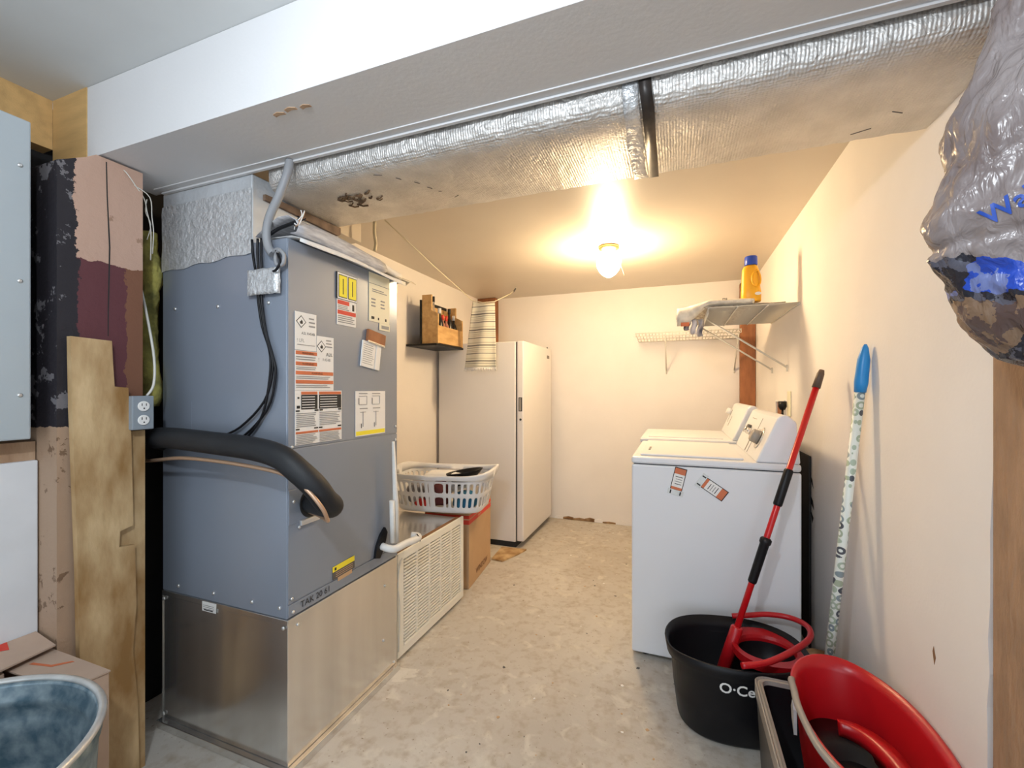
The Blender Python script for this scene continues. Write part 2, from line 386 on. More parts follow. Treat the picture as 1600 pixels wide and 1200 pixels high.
# ================================================================ the setting
CZ = 2.19; GZ = 2.207; YB = 4.15; XR = 0.61; XL = -1.92
struct(Box((-2.1, -3.2, -0.1), (2.6, YB + 0.1, 0), floorm, 'floor'))
struct(Box((-2.1, -3.2, GZ), (2.6, 0.815, GZ + 0.08), gceil, 'ceiling'))
struct(Box((XL - 0.1, 1.062, CZ), (1.2, YB + 0.1, CZ + 0.08), ceilm, 'ceiling'))
struct(Box((XL - 0.1, YB, 0), (XR + 0.1, YB + 0.1, CZ), drywall, 'wall_back'))
mb = MB(); mb.prism([(1.187, 0), (1.217, 0), (1.217, 0)], 'x', 0, 0.001) if False else None
# right laundry wall with a slightly ragged near edge
poly = [(YB, 0), (YB, CZ)] + [(1.187 + (1.35 - z) * 0.03 * (z < 1.35) + random.uniform(-0.004, 0.004), z) for z in [CZ - k * CZ / 30 for k in range(31)]]
struct(MB().prism(poly, 'x', XR, XR + 0.1, drywall).build('wall_right', drywall, loc=(XR, 2.6, 0)))
wr_ = C.objects['wall_right']; BASE['wall_right'] = Vector((XR, 2.6, 0))
MB().prism([(1.415, 0.60), (1.420, 0.585), (1.412, 0.555), (1.406, 0.575)], 'x', XR - 0.0008, XR + 0.0002, dcard).build('wall_gouge', dcard, wr_)
mb = MB()
for yz in ([(2.53, 0.84), (2.48, 0.82), (2.46, 0.78), (2.49, 0.80)], [(2.52, 0.74), (2.47, 0.72), (2.45, 0.68), (2.50, 0.70)], [(2.50, 0.66), (2.46, 0.64), (2.48, 0.61)], [(2.55, 0.80), (2.50, 0.79), (2.52, 0.765)]):
    mb.prism(yz, 'x', XR - 0.0008, XR + 0.0002, ink)
mb.build('black_smears', ink, wr_)
struct(Box((XL - 0.1, 1.70, 0), (XL, YB, CZ), drywall, 'wall_left'))
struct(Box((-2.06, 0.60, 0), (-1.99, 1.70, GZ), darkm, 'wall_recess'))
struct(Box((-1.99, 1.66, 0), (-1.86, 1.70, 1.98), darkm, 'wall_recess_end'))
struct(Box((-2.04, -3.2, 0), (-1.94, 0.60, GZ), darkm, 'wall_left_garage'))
struct(Box((-1.94, -3.2, 0.0), (-1.76, 0.706, 1.045), whiteboard, 'trim_1', bev=0.003))
struct(Box((-1.94, -0.6, 1.0452), (-1.775, 0.706, 1.10), tanwood, 'trim_2'))
struct(Box((-1.99, -3.2, 2.045), (-1.932, 0.81, GZ), plate_w, 'trim_3'))
struct(Box((-1.931, 0.81, 1.985), (-1.742, 0.86, GZ), plate_w, 'trim_4'))
struct(Box((2.4, -3.2, 0), (2.5, 1.19, GZ), drywall, 'wall_right_garage'))
struct(Box((0.80, 1.10, 0), (2.4, 1.19, 1.98), drywall, 'wall_front_garage'))
struct(Box((-2.04, -3.4, 2.0), (2.5, -3.2, 2.28), whiteboard, 'wall_garage_header'))
# soffit
so = struct(Box((-1.742, 0.812, 1.982), (2.4, 1.058, GZ - 0.0005), soffm, 'wall_soffit', bev=0.001))
struct(Box((-1.83, 0.862, 1.982), (-1.7425, 1.058, GZ - 0.0005), soffm, 'wall_soffit_end'))
MB().box((-1.78, 1.046, 1.975), (0.95, 1.056, 1.983), soffm).box((-1.78, 1.02, 1.979), (0.95, 1.024, 1.983), soffm).build('edge_bead', soffm, so)
def scar(poly, z, par):
    MB().prism(poly, 'z', z - 0.002, z, tanwood).build('paint_scar', tanwood, par)
# flaked paint near the left end of the soffit underside
for cx, cy, l in ((-0.985, 0.862, 0.035), (-0.94, 0.857, 0.035), (-0.895, 0.862, 0.03)):
    scar([(cx - l / 2, cy - 0.006), (cx, cy - 0.010), (cx + l / 2, cy - 0.003), (cx + l / 2, cy + 0.005), (cx, cy + 0.002), (cx - l / 2, cy + 0.005)], 1.982, so)
# posts (timber framing of the opening)
struct(Box((XR - 0.004, 1.0, 0), (0.80, 1.1865, 1.98), rough_w, 'trim_5', bev=0.0015))
struct(Box((0.494, 4.085, 0), (XR - 0.002, YB - 0.002, 2.15), brownpost, 'trim_6', bev=0.004))
struct(Box((XL + 0.002, 4.06, 0), (-1.72, YB - 0.002, CZ - 0.002), brownpost, 'trim_7', bev=0.004))
# crumbled plaster along the foot of the back wall
mb = MB(); x = -1.12
while x < 0.45:
    l = random.uniform(0.05, 0.14); h = random.uniform(0.012, 0.03)
    mb.prism([(x, 0.001), (x + l, 0.001), (x + l, h), (x + l * 0.5, h * 1.3), (x, h * 0.8)], 'y', YB - 0.012, YB - 0.001, [drywall, dirtwood, drywall][random.randrange(3)]); x += l
struct(mb.build('baseboard_back', drywall, loc=(-0.3, YB, 0)))
# concrete crumbs / plaster chips are countless: one scattered object
mb = MB()
for k in range(70):
    x = random.uniform(-1.0, 0.0); y = random.uniform(1.25, 4.0); s_ = random.uniform(0.002, 0.007)
    a0 = random.uniform(0, 6)
    mb.prism([(x + s_ * math.cos(a0 + j * 1.25) * random.uniform(0.6, 1.5), y + s_ * math.sin(a0 + j * 1.25) * random.uniform(0.6, 1.5)) for j in range(5)], 'z', 0.0003, 0.002, [paper, cardb, charc][k % 3])
o = mb.build('plaster_crumbs', paper, loc=(-0.5, 2.5, 0)); thing(o, 'tiny plaster and dirt crumbs scattered over the concrete floor', 'debris'); o['kind'] = 'stuff'

# ================================================================ left post, plank, outlet
r_ = root('timber_post', (-1.80, 0.815, 0), 'wide timber post with flaking pink, maroon and tan paint beside the electrical panel', 'post')
mb = MB()
ys = [0.709, 0.80, 0.865, 0.925]
mb.prism([(0.709, 0), (0.925, 0), (0.925, 1.975), (0.80, 1.975), (0.775, 1.955), (0.709, 1.915)], 'x', -1.93, -1.67, postm)
mb.build('timber', postm, r_)
MB().prism([(0.824, 1.965), (0.827, 1.965), (0.829, 1.86), (0.836, 1.70), (0.832, 1.50), (0.831, 1.42), (0.829, 1.42), (0.829, 1.50), (0.832, 1.70), (0.826, 1.86)], 'x', -1.671, -1.6694, ink).build('crack', ink, r_)
o = MB().prism([(0.845, 0), (0.925, 0), (0.925, 1.118), (0.845, 1.118)], 'x', -1.6695, -1.658, ply).build('backing_board', ply, loc=(-1.66, 0.88, 0))
thing(o, 'narrow raw plywood strip under the grey outlet on the old post', 'board')
pl = [(0.725, 1.407), (0.823, 1.403), (0.826, 1.33), (0.830, 1.262), (0.866, 1.258), (0.874, 1.1), (0.880, 0.817), (0.844, 0.807), (0.842, 0.758), (0.884, 0.752), (0.888, 0.55), (0.878, 0.42), (0.892, 0.25), (0.897, 0.0), (0.775, 0.0), (0.762, 0.2), (0.745, 0.48), (0.742, 0.7), (0.735, 0.95), (0.728, 1.2)]
o = MB().prism(pl, 'x', -1.657, -1.636, ply).build('plywood_plank', ply, loc=(-1.645, 0.81, 0))
thing(o, 'tall notched weathered plywood plank standing against the painted post', 'plank')
r_ = root('wall_outlet', (-1.65, 0.90, 1.123), 'grey metal outlet box with two white sockets on the post', 'outlet')
MB().box((-1.657, 0.867, 1.123), (-1.618, 0.929, 1.232), boxgrey, 0.003).build('box', boxgrey, r_)
for z in (1.154, 1.199):
    so_ = MB().lathe([(0.0165, 0), (0.0165, 0.003), (0.015, 0.004)], (-1.618, 0.898, z), paper, 20, (1, 0, 0)).build('socket', paper, r_)
    mb = MB()
    for dy in (-0.006, 0.006): mb.box((-1.6145, 0.898 + dy - 0.0012, z + 0.001), (-1.6135, 0.898 + dy + 0.0012, z + 0.009), ink)
    mb.lathe([(0.0025, 0), (0.0025, 0.001)], (-1.6145, 0.898, z - 0.007), ink, 8, (1, 0, 0)); mb.build('slots', ink, so_)
o = MB().tube([(-1.640, 0.920, 1.232), (-1.640, 0.940, 1.27), (-1.655, 0.950, 1.36), (-1.70, 0.955, 1.5), (-1.74, 0.955, 1.62)], 0.004, wirew, 6, 4).build('outlet_cable', wirew, loc=(-1.65, 0.93, 1.232))
thing(o, 'cream cable curving up from the grey outlet box', 'cable')
mb = MB()
mb.tube([(-1.69, 0.87, 1.972), (-1.665, 0.875, 1.955), (-1.665, 0.90, 1.925), (-1.68, 0.935, 1.895), (-1.685, 0.945, 1.86), (-1.69, 0.96, 1.80), (-1.70, 0.965, 1.70)], 0.0018, wirew, 5, 4)
mb.tube([(-1.67, 0.90, 1.925), (-1.66, 0.94, 1.90), (-1.675, 0.955, 1.84), (-1.675, 0.96, 1.79), (-1.69, 0.965, 1.72)], 0.0015, wirew, 5, 4)
mb.tube([(-1.675, 0.94, 1.895), (-1.70, 0.95, 1.86), (-1.69, 0.96, 1.82), (-1.71, 0.96, 1.77)], 0.0012, wirew, 5, 4)
thing(mb.build('loose_wire', wirew, loc=(-1.68, 0.93, 1.7)), 'thin loose white wires dangling beside the top of the post', 'wire')
# insulation batt in the gap
R = []
for k in range(22):
    z = 1.19 + k * 0.65 / 21; wd = 0.035 + 0.012 * math.sin(k * 0.9) + random.uniform(-0.005, 0.005)
    cx = -1.85 + 0.012 * math.sin(k * 0.5); cy = 1.045
    R.append([(cx + wd * math.cos(a * math.pi / 6), cy + 0.03 * math.sin(a * math.pi / 6) + random.uniform(-0.004, 0.004), z) for a in range(12)])
o = MB().rings(R, insul).build('insulation_strip', insul, loc=(-1.85, 1.045, 1.19)); thing(o, 'mouldy yellow fibreglass insulation strip in the gap beside the air handler', 'insulation')

# electrical panel
r_ = root('electrical_panel', (-1.82, 0.45, 1.113), 'pale grey metal electrical panel at the left edge above the white wallboard', 'panel')
MB().box((-1.93, 0.235, 1.125), (-1.715, 0.655, 1.995), panelm, 0.003).build('housing', panelm, r_)
MB().box((-1.715, 0.225, 1.113), (-1.70, 0.668, 2.005), panelm, 0.004).build('cover', panelm, r_)
for z in (1.873, 1.553, 1.237):
    for y in (0.645,): MB().lathe([(0.006, 0), (0.006, 0.002), (0.003, 0.004)], (-1.70, y, z), screwm, 10, (1, 0, 0)).build('screw', screwm, r_)

# ================================================================ air handler
FX0, FX1, FY0, FY1 = -1.797, -1.177, 1.06, 1.648
ah = root('air_handler', (-1.487, 1.354, 0.507), 'tall grey air handler cabinet covered in warning stickers', 'air handler')
MB().box((FX0, FY0, 0.507), (FX1 - 0.003, FY1, 1.745), furn, 0.003).build('cabinet', furn, ah)
MB().box((FX1 - 0.003, FY0 + 0.002, 1.060), (FX1, FY1, 1.742), furn, 0.001).build('upper_access_panel', furn, ah)
MB().box((FX1 - 0.003, FY0 + 0.002, 0.555), (FX1, FY1, 1.056), furn, 0.001).build('lower_access_panel', furn, ah)
MB().box((FX1 - 0.003, FY0 + 0.002, 0.512), (FX1 + 0.001, FY1, 0.551), furn, 0.001).build('bottom_rail', furn, ah)
mb = MB(); mb.box((FX1, 1.063, 0.812), (FX1 + 0.0025, 1.155, 0.925), furn, 0.001); mb.build('pipe_entry_plate', furn, ah)
for (x, z) in ((-1.725, 1.549), (-1.499, 1.543), (-1.259, 1.539), (-1.707, 0.535), (-1.521, 0.538), (-1.335, 0.54), (-1.211, 0.541)):
    MB().lathe([(0.007, 0), (0.006, 0.003), (0.003, 0.005)], (x, FY0, z), screwm, 10, (0, -1, 0)).build('screw', screwm, ah)
for (y, z) in ((1.082, 0.885), (1.105, 0.925), (1.105, 0.795), (1.075, 0.57), (1.08, 0.525), (1.075, 1.065), (1.635, 1.09), (1.635, 1.03)):
    MB().lathe([(0.006, 0), (0.005, 0.003), (0.003, 0.005)], (FX1 + 0.001, y, z), screwm, 10, (1, 0, 0)).build('screw', screwm, ah)
# pipe entry: dark opening with tin lip
mb = MB(); mb.lathe([(0.052, 0), (0.052, 0.004)], (FX1 + 0.001, 1.155, 0.868), ink, 24, (1, 0, 0), sx=1.0, sy=0.95); mb.build('pipe_opening', ink, ah)
MB().box((FX1 + 0.001, 1.105, 0.800), (FX1 + 0.012, 1.185, 0.818), screwm, 0.002).build('opening_lip', screwm, ah)

PX = FX1 + 0.0012
def label(name, rects, lbl=None, par=ah, th=0.0012):
    mb = MB()
    for i, (y0, y1, z0, z1, m) in enumerate(rects):
        d = 0.0 if i == 0 else th * 0.35 + 0.0002 * min(i, 6)
        mb.box((PX + (0 if i == 0 else th), y0, z0), (PX + th + d, y1, z1), m)
    return mb, name, lbl, par
def fin(t): t[0].build(t[1], paper, t[3], label=t[2])
def lines(y0, y1, z1, z0, step, m=greyink, th=None, frac=1.0):
    out = []; z = z1
    while z > z0:
        l = random.uniform(0.75, 1.0) * frac
        out.append((y0, y0 + (y1 - y0) * l, z - (th or step * 0.38), z, m)); z -= step
    return out
def diamond(mb, cy, cz, s_, x):
    mb.prism([(cy - s_, cz), (cy, cz - s_), (cy + s_, cz), (cy, cz + s_)], 'x', x, x + 0.0004, ink)
    s2 = s_ * 0.84; mb.prism([(cy - s2, cz), (cy, cz - s2), (cy + s2, cz), (cy, cz + s2)], 'x', x + 0.0004, x + 0.0006, paper)
    mb.prism([(cy - s_ * .2, cz - s_ * .35), (cy + s_ * .25, cz - s_ * .35), (cy + s_ * .3, cz), (cy + s_ * .05, cz + s_ * .35), (cy - s_ * .1, cz + s_ * .05), (cy - s_ * .28, cz)], 'x', x + 0.0006, x + 0.0009, ink)
# top two refrigerant labels
t = label('warning_label', [(1.087, 1.178, 1.385, 1.512, paper)] + lines(1.145, 1.172, 1.497, 1.462, 0.013) + [(1.096, 1.170, 1.402, 1.404, greyink)], 'small white flammable refrigerant label')
diamond(t[0], 1.112, 1.480, 0.021, PX + 0.0013); text_on(t[0], 'A2L R454B', 0.0125, (PX + 0.0016, 1.113, 1.438), (0, 1, 0), (0, 0, 1), ink); text_on(t[0], '! LFL', 0.016, (PX + 0.0016, 1.094, 1.412), (0, 1, 0), (0, 0, 1), greyink); fin(t)
rc = [(1.087, 1.259, 1.292, 1.384, paper), (1.176, 1.259, 1.385, 1.447, paper), (1.091, 1.182, 1.368, 1.384, orng), (1.091, 1.182, 1.322, 1.338, orng) ]
rc = [(1.087, 1.259, 1.250, 1.3835, paper), (1.179, 1.259, 1.3835, 1.441, paper), (1.090, 1.180, 1.370, 1.382, orng), (1.090, 1.180, 1.334, 1.346, orng), (1.090, 1.256, 1.303, 1.315, orng), (1.090, 1.256, 1.273, 1.285, orng)]
rc += lines(1.091, 1.178, 1.364, 1.350, 0.008) + lines(1.091, 1.178, 1.329, 1.318, 0.006) + lines(1.091, 1.255, 1.298, 1.290, 0.006) + lines(1.091, 1.255, 1.268, 1.258, 0.006) + lines(1.222, 1.252, 1.430, 1.400, 0.011)
t = label('warning_label', rc, 'stepped white label with orange warning bars')
for z in (1.371, 1.335, 1.304, 1.274): text_on(t[0], 'WARNING', 0.0105, (PX + 0.0026, 1.115 if z > 1.32 else 1.155, z + 0.001), (0, 1, 0), (0, 0, 1), ink)
diamond(t[0], 1.200, 1.405, 0.021, PX + 0.0018); text_on(t[0], 'A2L', 0.019, (PX + 0.0018, 1.222, 1.372), (0, 1, 0), (0, 0, 1), ink); text_on(t[0], '!', 0.018, (PX + 0.0018, 1.186, 1.352), (0, 1, 0), (0, 0, 1), ink); text_on(t[0], 'R454B', 0.014, (PX + 0.0018, 1.206, 1.354), (0, 1, 0), (0, 0, 1), greyink); fin(t)
rc = [(1.087, 1.300, 1.068, 1.249, paper)]
rc += [(1.112, 1.182, 1.236, 1.246, orng), (1.190, 1.296, 1.236, 1.246, orng), (1.112, 1.182, 1.186, 1.235, ink), (1.190, 1.296, 1.186, 1.235, ink), (1.090, 1.105, 1.179, 1.184, ink), (1.170, 1.186, 1.179, 1.184, ink), (1.192, 1.206, 1.179, 1.184, ink), (1.282, 1.296, 1.179, 1.184, ink),
       (1.090, 1.104, 1.118, 1.1225, ink), (1.168, 1.184, 1.118, 1.1225, ink), (1.190, 1.204, 1.118, 1.1225, ink), (1.280, 1.296, 1.118, 1.1225, ink), (1.090, 1.184, 1.105, 1.112, orng), (1.190, 1.296, 1.105, 1.112, orng), (1.094, 1.106, 1.19, 1.199, ink), (1.097, 1.103, 1.222, 1.228, ink)]
rc += lines(1.092, 1.182, 1.174, 1.126, 0.0062) + lines(1.192, 1.294, 1.174, 1.126, 0.0062) + lines(1.092, 1.182, 1.101, 1.072, 0.0055) + lines(1.192, 1.294, 1.101, 1.072, 0.0055)
rc += [(a, b, c - 0.0012, c + 0.0012, paper) for c in (1.192, 1.201, 1.210, 1.219, 1.228) for a, b in ((1.115, 1.170), (1.194, 1.275))]
t = label('warning_label', rc, 'large white safety sheet with black and orange panels'); fin(t)
# the long text blocks print larger in the photo: stretch this sheet down from 1.249 to 1.068 is as seen
# upper middle: yellow card and red label
t = label('warning_card', [(1.272, 1.383, 1.592, 1.690, ink), (1.277, 1.381, 1.592, 1.688, paper), (1.281, 1.327, 1.597, 1.682, ink), (1.331, 1.377, 1.597, 1.682, ink), (1.284, 1.324, 1.600, 1.679, yel), (1.334, 1.374, 1.600, 1.679, yel), (1.302, 1.306, 1.61, 1.668, ink), (1.352, 1.356, 1.61, 1.668, ink)], 'yellow warning card with black frame', th=0.003); fin(t)
t = label('warning_label', [(1.276, 1.378, 1.495, 1.590, paper), (1.279, 1.340, 1.572, 1.587, redpr), (1.279, 1.376, 1.535, 1.550, redpr), (1.357, 1.367, 1.556, 1.580, ink)] + lines(1.281, 1.338, 1.568, 1.553, 0.006) + lines(1.281, 1.374, 1.530, 1.500, 0.0075), 'white label with two red bars'); fin(t)
t = label('rating_sheet', [(1.455, 1.590, 1.535, 1.735, creamp), (1.520, 1.592, 1.505, 1.5345, creamp), (1.470, 1.488, 1.545, 1.556, ink), (1.512, 1.518, 1.545, 1.555, ink), (1.560, 1.568, 1.545, 1.556, ink), (1.535, 1.585, 1.512, 1.526, greyink), (1.455, 1.590, 1.690, 1.6915, greyink)] + lines(1.475, 1.57, 1.670, 1.655, 0.008) + lines(1.47, 1.50, 1.63, 1.59, 0.014) + lines(1.53, 1.56, 1.63, 1.59, 0.014), 'cream data sheet'); fin(t)
mb = MB(); M_ = Matrix.Translation((PX, 1.49, 1.43)) @ Matrix.Rotation(math.radians(-8), 4, 'X')
mb.box((0, -0.058, 0.012), (0.012, 0.055, 0.062), brownpost, 0.002, M_); mb.box((0.0, -0.056, 0.008), (0.014, 0.052, 0.016), galv, 0.001, M_)
mb.build('clip_holder', brownpost, ah, label='brown clip holding folded papers')
mb = MB(); M_ = Matrix.Translation((PX, 1.46, 1.39)) @ Matrix.Rotation(math.radians(-8), 4, 'X')
mb.box((0.001, -0.055, -0.05), (0.007, 0.025, 0.055), paper, 0.001, M_); mb.box((0.001, 0.029, -0.05), (0.008, 0.06, 0.055), paper, 0.001, M_)
for k in range(10): mb.box((0.0072, -0.048, 0.04 - k * 0.0085), (0.0076, random.uniform(0, 0.018), 0.042 - k * 0.0085), greyink, 0, M_)
mb.build('folded_papers', paper, ah)
rc = [(1.375, 1.560, 1.068, 1.247, paper), (1.378, 1.556, 1.072, 1.088, yel)]
for a in (1.395, 1.475):
    rc += [(a, a + 0.05, 1.236, 1.239, greyink), (a + 0.045, a + 0.047, 1.195, 1.228, greyink), (a, a + 0.047, 1.192, 1.194, greyink), (a, a + 0.045, 1.226, 1.228, greyink), (a - 0.002, a + 0.0, 1.195, 1.22, ink), (a + 0.005, a + 0.05, 1.176, 1.179, greyink), (a + 0.022, a + 0.024, 1.105, 1.165, greyink), (a + 0.008, a + 0.04, 1.162, 1.164, greyink), (a + 0.012, a + 0.014, 1.10, 1.118, ink)]
t = label('wiring_diagram', rc, 'white diagram sheet with yellow bottom band'); fin(t)
M_ = Matrix.Translation((PX, 1.31, 0.578)) @ Matrix.Rotation(math.radians(2), 4, 'X')
mb = MB(); mb.box((0, -0.055, -0.02), (0.001, 0.06, 0.028), charc, 0, M_); mb.box((0.001, -0.055, 0.008), (0.0014, 0.06, 0.028), yel, 0, M_); mb.box((0, -0.03, -0.034), (0.0014, 0.045, -0.0195), cardb, 0, M_)
mb.prism([(-0.05, 0.012), (-0.036, 0.012), (-0.043, 0.024)], 'x', 0, 0.001, ink) if False else None
mb.box((0.0014, -0.045, 0.012), (0.0016, -0.036, 0.022), ink, 0, M_)
for k in range(3): mb.box((0.001, -0.04, -0.014 + k * 0.007), (0.0013, 0.05, -0.012 + k * 0.007), cardb, 0, M_)
mb.build('warning_label', paper, ah, label='yellow and black caution label near the bottom')
mb = MB(); text_on(mb, 'TAK 20 61', 0.030, (FX1 + 0.0022, 1.11, 0.524), (0, 1, 0), (0, 0, 1), ink); mb.build('marker_writing', ink, ah, label='black handwritten number on the bottom rail')
mb = MB(); mb.box((-1.71, FY0 - 0.0008, 1.10), (-1.635, FY0, 1.21), furn); mb.build('blank_sticker', furn, ah)

# supply plenum on top
sp = root('supply_plenum', (-1.56, 1.33, 1.7455), 'foil covered plenum box on top of the air handler', 'duct')
MB().box((FX0 + 0.002, FY0, 1.746), (-1.335, 1.46, 1.98), fold, 0.004).build('plenum_box', fold, sp)
g = []
for i in range(24):
    row = []
    for j in range(10):
        x = FX0 + 0.001 + 0.46 * i / 23; zb = 1.688 + 0.004 * math.sin(i * 0.8) + (i / 23) * 0.025; z = zb + (1.93 - zb) * j / 9
        row.append((x, FY0 - 0.0035 + random.uniform(-0.0015, 0.0015), z))
    g.append(row)
MB().sheet(g, foilt).build('foil_tape', foilt, sp)
# main duct
du = root('foil_duct', (-0.3, 1.28, 1.93), 'long foil wrapped duct running under the ceiling behind the soffit', 'duct')
prof = [(1.45, 1.935), (1.13, 1.928), (1.10, 1.932), (1.082, 1.945), (1.074, 1.965), (1.075, 2.02), (1.085, 2.08), (1.11, 2.15), (1.45, 2.15)]
R = []; n = 90
for i in range(n + 1):
    x = -1.28 + (1.02 + 1.28) * i / n
    r = []
    for j, (y, z) in enumerate(prof):
        jit = 0.003 if j not in (7, 8) else 0
        yy = y + random.uniform(-jit, jit); zz = z + random.uniform(-jit, jit) * 0.6
        if j == 0 and i < 4: yy -= 0.0
        if i == 0: yy += 0.0
        xx = x - (0.16 * (y - 1.08) / 0.37 if i == 0 else 0.16 * (y - 1.08) / 0.37 * max(0, 1 - i / 8))
        xx = min(xx, 1.02)
        r.append((xx, yy, zz))
    R.append(r)
MB().rings(R, foilm).build('duct_wrap', foilm, du)
mb = MB()
random.seed(11)
for k in range(26):
    x = -1.13 + random.uniform(0, 0.14); y = 1.215 + random.uniform(0, 0.07); a = random.uniform(-0.4, 0.4); l = random.uniform(0.012, 0.035)
    mb.tube([(x, y, 1.9285), (x + l * 0.5, y + l * a + 0.003, 1.925), (x + l, y + l * a * 2, 1.9285)], random.uniform(0.002, 0.004), None, 5)
mb.build('scorched_crumple', mat('brown_scorch', (0.20, 0.12, 0.06), 0.6, col2=(0.06, 0.03, 0.015), scale=30), du, label='dark brown scorched wrinkles')
for (xa, ya, xb, yb) in ((-0.895, 1.13, -0.87, 1.14), (-0.84, 1.17, -0.83, 1.185), (-0.80, 1.215, -0.79, 1.23), (-0.78, 1.26, -0.77, 1.275), (-0.76, 1.30, -0.75, 1.305), (-0.73, 1.36, -0.71, 1.35), (0.49, 1.32, 0.515, 1.335), (0.43, 1.40, 0.47, 1.385)):
    MB().tube([(xa, ya, 1.9285), (xb, yb, 1.9285)], 0.0013, charc, 5).build('printed_mark', charc, du)
# end flap between duct and plenum
MB().prism([(1.10, 1.905), (1.445, 1.895), (1.458, 1.905), (1.458, 1.932), (1.10, 1.924)], 'x', -1.334, -1.322, mat('dark_duct_collar', (0.22, 0.14, 0.09), 0.7, var=0.4, scale=30)).build('duct_collar', MAT['dark_duct_collar'], sp)
mb = MB(); 
mb.sheet([[(-0.082 + dx + 0.003 * math.sin(j), y - (0.004 if z > 1.93 else 0), z - (0.0045 if y > 1.1 else 0)) for dx in (0, 0.028)] for j, (y, z) in enumerate([(1.45, 1.930), (1.13, 1.924), (1.098, 1.928), (1.078, 1.942), (1.069, 1.965), (1.070, 2.02), (1.08, 2.08)])], mat('dark_strap_tape', (0.055, 0.045, 0.04), 0.4, metal=0.3, var=0.5, scale=30))
mb.build('strap', None, du, solid=0.001, label='black strap around the foil duct')
mb = MB()
for side, x0 in ((0, -0.125),):
    mb.sheet([[(x0 + dx + random.uniform(-0.004, 0.004), y, z - 0.003) for dx in (0, 0.012, 0.026, 0.038)] for (y, z) in [(1.45 - k * 0.032, 1.931 - 0.0006 * k) for k in range(11)] + [(1.10, 1.926), (1.078, 1.942), (1.068, 1.965), (1.068, 2.0)]], foilt)
mb.build('seam_tape', foilt, du, solid=0.0008)
# joist ends and rope stub on the laundry ceiling near the plenum
struct(Box((-1.92, 1.78, 2.08), (-1.66, 1.99, CZ - 0.001), ceilm, 'trim_8', bev=0.003))
o = MB().tube([(-1.56, 1.98, 2.185), (-1.562, 1.98, 2.12), (-1.557, 1.985, 2.06), (-1.56, 1.98, 2.02)], 0.009, rope, 8, 4).build('rope_stub', rope, loc=(-1.56, 1.98, 2.02)); thing(o, 'short frayed rope end hanging from the ceiling behind the duct', 'rope')

# galvanised return plenum base
st = root('galvanised_base', (-1.487, 1.354, 0), 'galvanised sheet metal box supporting the grey air handler', 'plenum')
MB().box((FX0, FY0, 0.03), (FX1, FY1, 0.506), galv, 0.002).build('sheet_metal_box', galv, st)
MB().box((FX0 - 0.006, FY0 - 0.018, 0.0), (FX1 + 0.018, FY1 + 0.002, 0.029), galv, 0.002).build('floor_flange', galv, st)
mb = MB(); mb.box((FX0, FY0 - 0.003, 0.488), (FX1 + 0.002, FY0 - 0.0005, 0.506), galv, 0.001); mb.box((FX1, FY0, 0.494), (FX1 + 0.003, FY1, 0.506), galv, 0.001); mb.box((FX0 - 0.001, FY0 - 0.003, 0.03), (FX0 + 0.006, FY0 - 0.0005, 0.488), galv, 0.001)
mb.build('top_seam', galv, st)
for p in ((-1.783, 0.477), (-1.192, 0.480), (-1.785, 0.05)): MB().lathe([(0.007, 0), (0.006, 0.003), (0.003, 0.005)], (p[0], FY0 - 0.003, p[1]), screwm, 10, (0, -1, 0)).build('screw', screwm, st)
for p in ((1.10, 0.474), (1.56, 0.41), (1.55, 0.18), (1.625, 0.045)): MB().lathe([(0.006, 0), (0.005, 0.003), (0.003, 0.005)], (FX1 + 0.0005, p[0], p[1]), screwm, 10, (1, 0, 0)).build('screw', screwm, st)
mb = MB(); mb.box((-1.575, FY0 - 0.0042, 0.470), (-1.505, FY0 - 0.0032, 0.503), paper)
for k in range(3): mb.box((-1.569, FY0 - 0.0046, 0.490 - k * 0.006), (-1.515, FY0 - 0.0042, 0.492 - k * 0.006), greyink)
mb.box((-1.565, FY0 - 0.0046, 0.4735), (-1.520, FY0 - 0.0042, 0.477), ink); mb.build('shipping_label', paper, st)

# return air box with louvred grille
ra = root('return_air_box', (-1.49, 1.99, 0), 'low sheet metal return air box with cream louvred grille beyond the air handler', 'air return')
MB().box((-1.80, 1.652, 0.0), (-1.206, 2.330, 0.488), galv, 0.002).build('duct_box', galv, ra)
MB().box((-1.24, 1.70, 0.4882), (-1.222, 2.325, 0.4915), dcard).build('top_edge_strip', dcard, ra)
gr_y0, gr_y1, gz0, gz1 = 1.675, 2.330, 0.022, 0.500
mb = MB(); fx0, fx1 = -1.204, -1.192
cols = 5; my0, my1, mz0, mz1 = 1.722, 2.292, 0.060, 0.462
mb.box((fx0, gr_y0, gz0), (fx1, my0, gz1), cream, 0.002); mb.box((fx0, my1, gz0), (fx1, gr_y1, gz1), cream, 0.002)
mb.box((fx0, my0, gz0), (fx1, my1, mz0), cream, 0.002); mb.box((fx0, my0, mz1), (fx1, my1, gz1), cream, 0.002)
cw = (my1 - my0) / cols
for c in range(1, cols): mb.box((fx0, my0 + c * cw - 0.007, mz0), (fx1 - 0.001, my0 + c * cw + 0.007, mz1), cream)
gf = mb.build('grille', cream, ra)
MB().box((-1.2055, my0, mz0), (-1.2045, my1, mz1), ink).build('dark_interior', ink, gf)
mb = MB(); nr = 26; hh = (mz1 - mz0) / nr
for c in range(cols):
    for k in range(nr):
        z = mz0 + k * hh; a, b = my0 + c * cw + 0.006, my0 + (c + 1) * cw - 0.006
        mb.prism([(fx0 + 0.002, z + hh * 0.10), (fx1 - 0.001, z), (fx1 - 0.001, z + hh * 0.58), (fx0 + 0.002, z + hh * 0.60)], 'y', a, b, cream)
mb.build('louvres', cream, gf)
